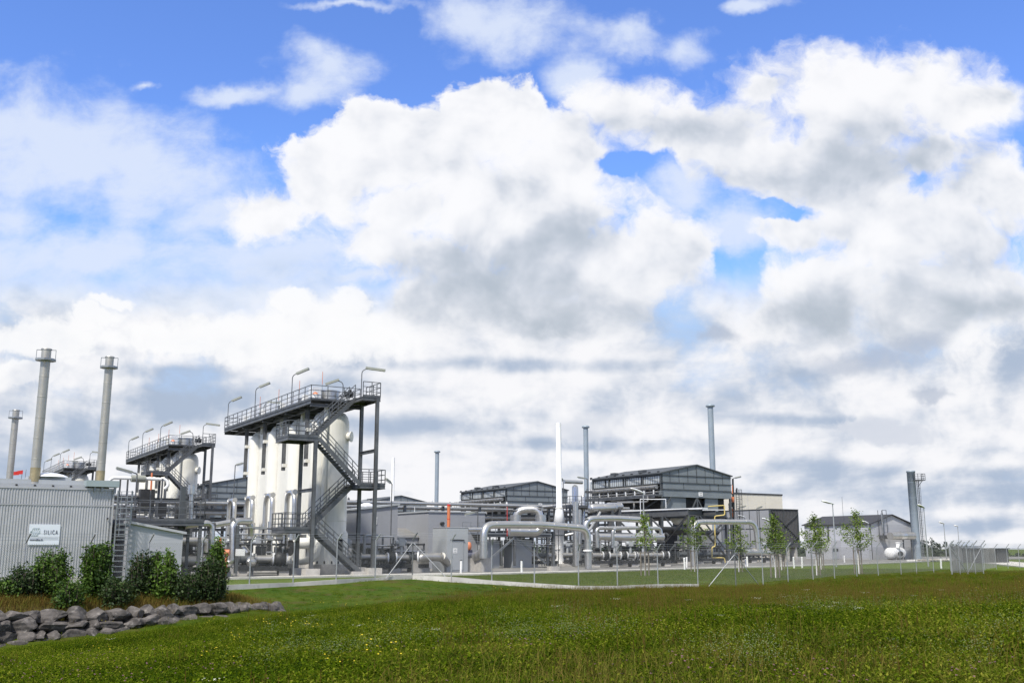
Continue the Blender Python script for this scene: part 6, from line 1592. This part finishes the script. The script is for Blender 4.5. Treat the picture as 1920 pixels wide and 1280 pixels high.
def vnoise(x, y, f, seed):
    s_ = np.zeros_like(x)
    for k_ in range(4):
        a2 = seed*1.7+k_*2.1; fx = f*(1.6**k_); s_ += np.sin(fx*(x*math.cos(a2)+y*math.sin(a2))+seed*3+k_)*np.sin(fx*(x*math.sin(a2*1.3)-y*math.cos(a2*1.3))+k_*5+seed)/(1.3**k_)
    return s_
def zof(x, y): return Hfull(x, y)
x, y = sample(54000, 8.5, 82, .92)
ins = inside(x, y); so_ = soilmask(x, y); keep = (ins < -.12) & (so_ < .1)
x, y, ins = x[keep], y[keep], ins[keep]
short = np.clip(1-(-ins-1)/14, 0, 1)*np.clip((4-x)/6, 0, 1)          # mown strip by the kerb on the left
short = np.maximum(short, np.clip((-9-x-(y-20)*.12)/6, 0, 1)*.75)
hv = vnoise(x, y, .35, 2)*.12
sc = np.clip((1.0+hv+nr.uniform(-.2, .2, len(x)))*(1-.58*short)*np.clip(1.1-y/110, .6, 1.0), .2, 1.3)
P3 = np.stack([x, y, zof(x, y)-.02], -1)
scatter('grass', 'rough green meadow grass filling the foreground', P3, [src_obj('grass_tuft', tuft(s_, 84, .19, .09, .27, .0075, .5), 'blade') for s_ in (1, 2, 3, 4)], sc)
# mown lawn inside the fence
x, y = sample(22000, 50, 100, 1.0); x = nr.uniform(-8, 42, len(x)); ed = np.array([(p.x, p.y) for p in edge]); ye = np.interp(x, ed[:, 0], ed[:, 1]); k_ = (inside(x, y) > .15) & (y < ye-.5)
x, y = x[k_], y[k_]
scatter('lawn_grass', 'short mown lawn inside the fence', np.stack([x, y, zof(x, y)-.01], -1), [src_obj('lawn_tuft', tuft(s_, 40, .22, .03, .09, .012), 'lawnblade') for s_ in (11, 12)], nr.uniform(.7, 1.4, len(x)))
# dry grass under the shrubs
x, y = sample(9000, 28, 46, 1.0); x = nr.uniform(-24, -8, len(x)); k_ = (soilmask(x, y) > .35) & (inside(x, y) < -.2); x, y = x[k_], y[k_]
scatter('dry_grass', 'dry brown grass between the shrubs and the boulders', np.stack([x, y, zof(x, y)-.02], -1), [src_obj('dry_tuft', tuft(s_, 30, .16, .12, .38, .010), 'dry') for s_ in (21, 22)], nr.uniform(.6, 1.3, len(x)))
# seed heads
x, y = sample(15000, 8.5, 80, .8); ins = inside(x, y)
w = vnoise(x, y, .12, 5)*.5 + np.clip((x+6)/16, -.8, 1.0)*.9 + np.clip((y-18)/26, -.3, 1)*.9 - .35
k_ = (ins < -.3) & (nr.uniform(0, 1, len(x)) < np.clip(w, .04, 1)*.45*np.clip((y-15)/16, .12, 1)) & (soilmask(x, y) < .1) & ~((ins > -12) & (x < 0)); x, y = x[k_], y[k_]
so_list = []
for s_ in (31, 32, 33): mb_, nf_ = stems(s_, 22, .26, .24, .55, None, .040, 'seed'); so_list.append(src_obj('seed_heads', mb_, 'dry'))
scatter('seed_grass', 'reddish-brown seed heads standing above the meadow', np.stack([x, y, zof(x, y)], -1), so_list, nr.uniform(.6, 1.05, len(x))*np.clip(1.1-y/120, .6, 1.0))
# tan stems in the near right
x, y = sample(1500, 8.6, 14, .9); k_ = (x/y > -.12) & (x/y < .5) & (vnoise(x, y, .45, 9) > -.2); x, y = x[k_], y[k_]
scatter('tan_grass', 'tan dry grass stems in the nearest foreground', np.stack([x, y, zof(x, y)], -1), [src_obj('tan_tuft', tuft(s_, 16, .2, .25, .52, .006), 'dry') for s_ in (61, 62)], nr.uniform(.6, 1.05, len(x)))
# flowers
def flowers(name, label, n, y1, mkey, hs, kind, h, seed, clus=0, pn=5, wgt=None, xr=None):
    x, y = sample(n, 8.8, y1, .75); wv = vnoise(x, y, .5, seed); ins = inside(x, y)
    k_ = (ins < -.5) & (soilmask(x, y) < .1) & (wv > clus)
    if xr is not None: k_ &= (x/y > xr[0]) & (x/y < xr[1])
    x, y = x[k_], y[k_]; mb_, nf_ = stems(seed, pn, .16, h*.8, h*1.15, None, hs, kind)
    return scatter(name, label, np.stack([x, y, zof(x, y)], -1), [src_obj(name+'_plant', mb_, 'blade', (mkey, nf_))], nr.uniform(.8, 1.2, len(x)), 'flowers')
flowers('yellow_flowers', 'small yellow flowers dotted through the meadow', 700, 40, 'fl_yellow', .012, 'dot', .36, 51, .75, 4)
flowers('white_flowers', 'sparse white umbel flowers in the meadow', 90, 24, 'fl_white', .035, 'umbel', .42, 52, .2, 1)
flowers('clover_flowers', 'pinkish clover heads low in the foreground', 700, 20, 'fl_pink', .011, 'dot', .27, 53, .6, 5)
flowers('bedstraw_flowers', 'pale frothy bedstraw clumps in the right foreground', 800, 22, 'fl_pale', .06, 'froth', .30, 54, .35, 6, xr=(-.25, .6))
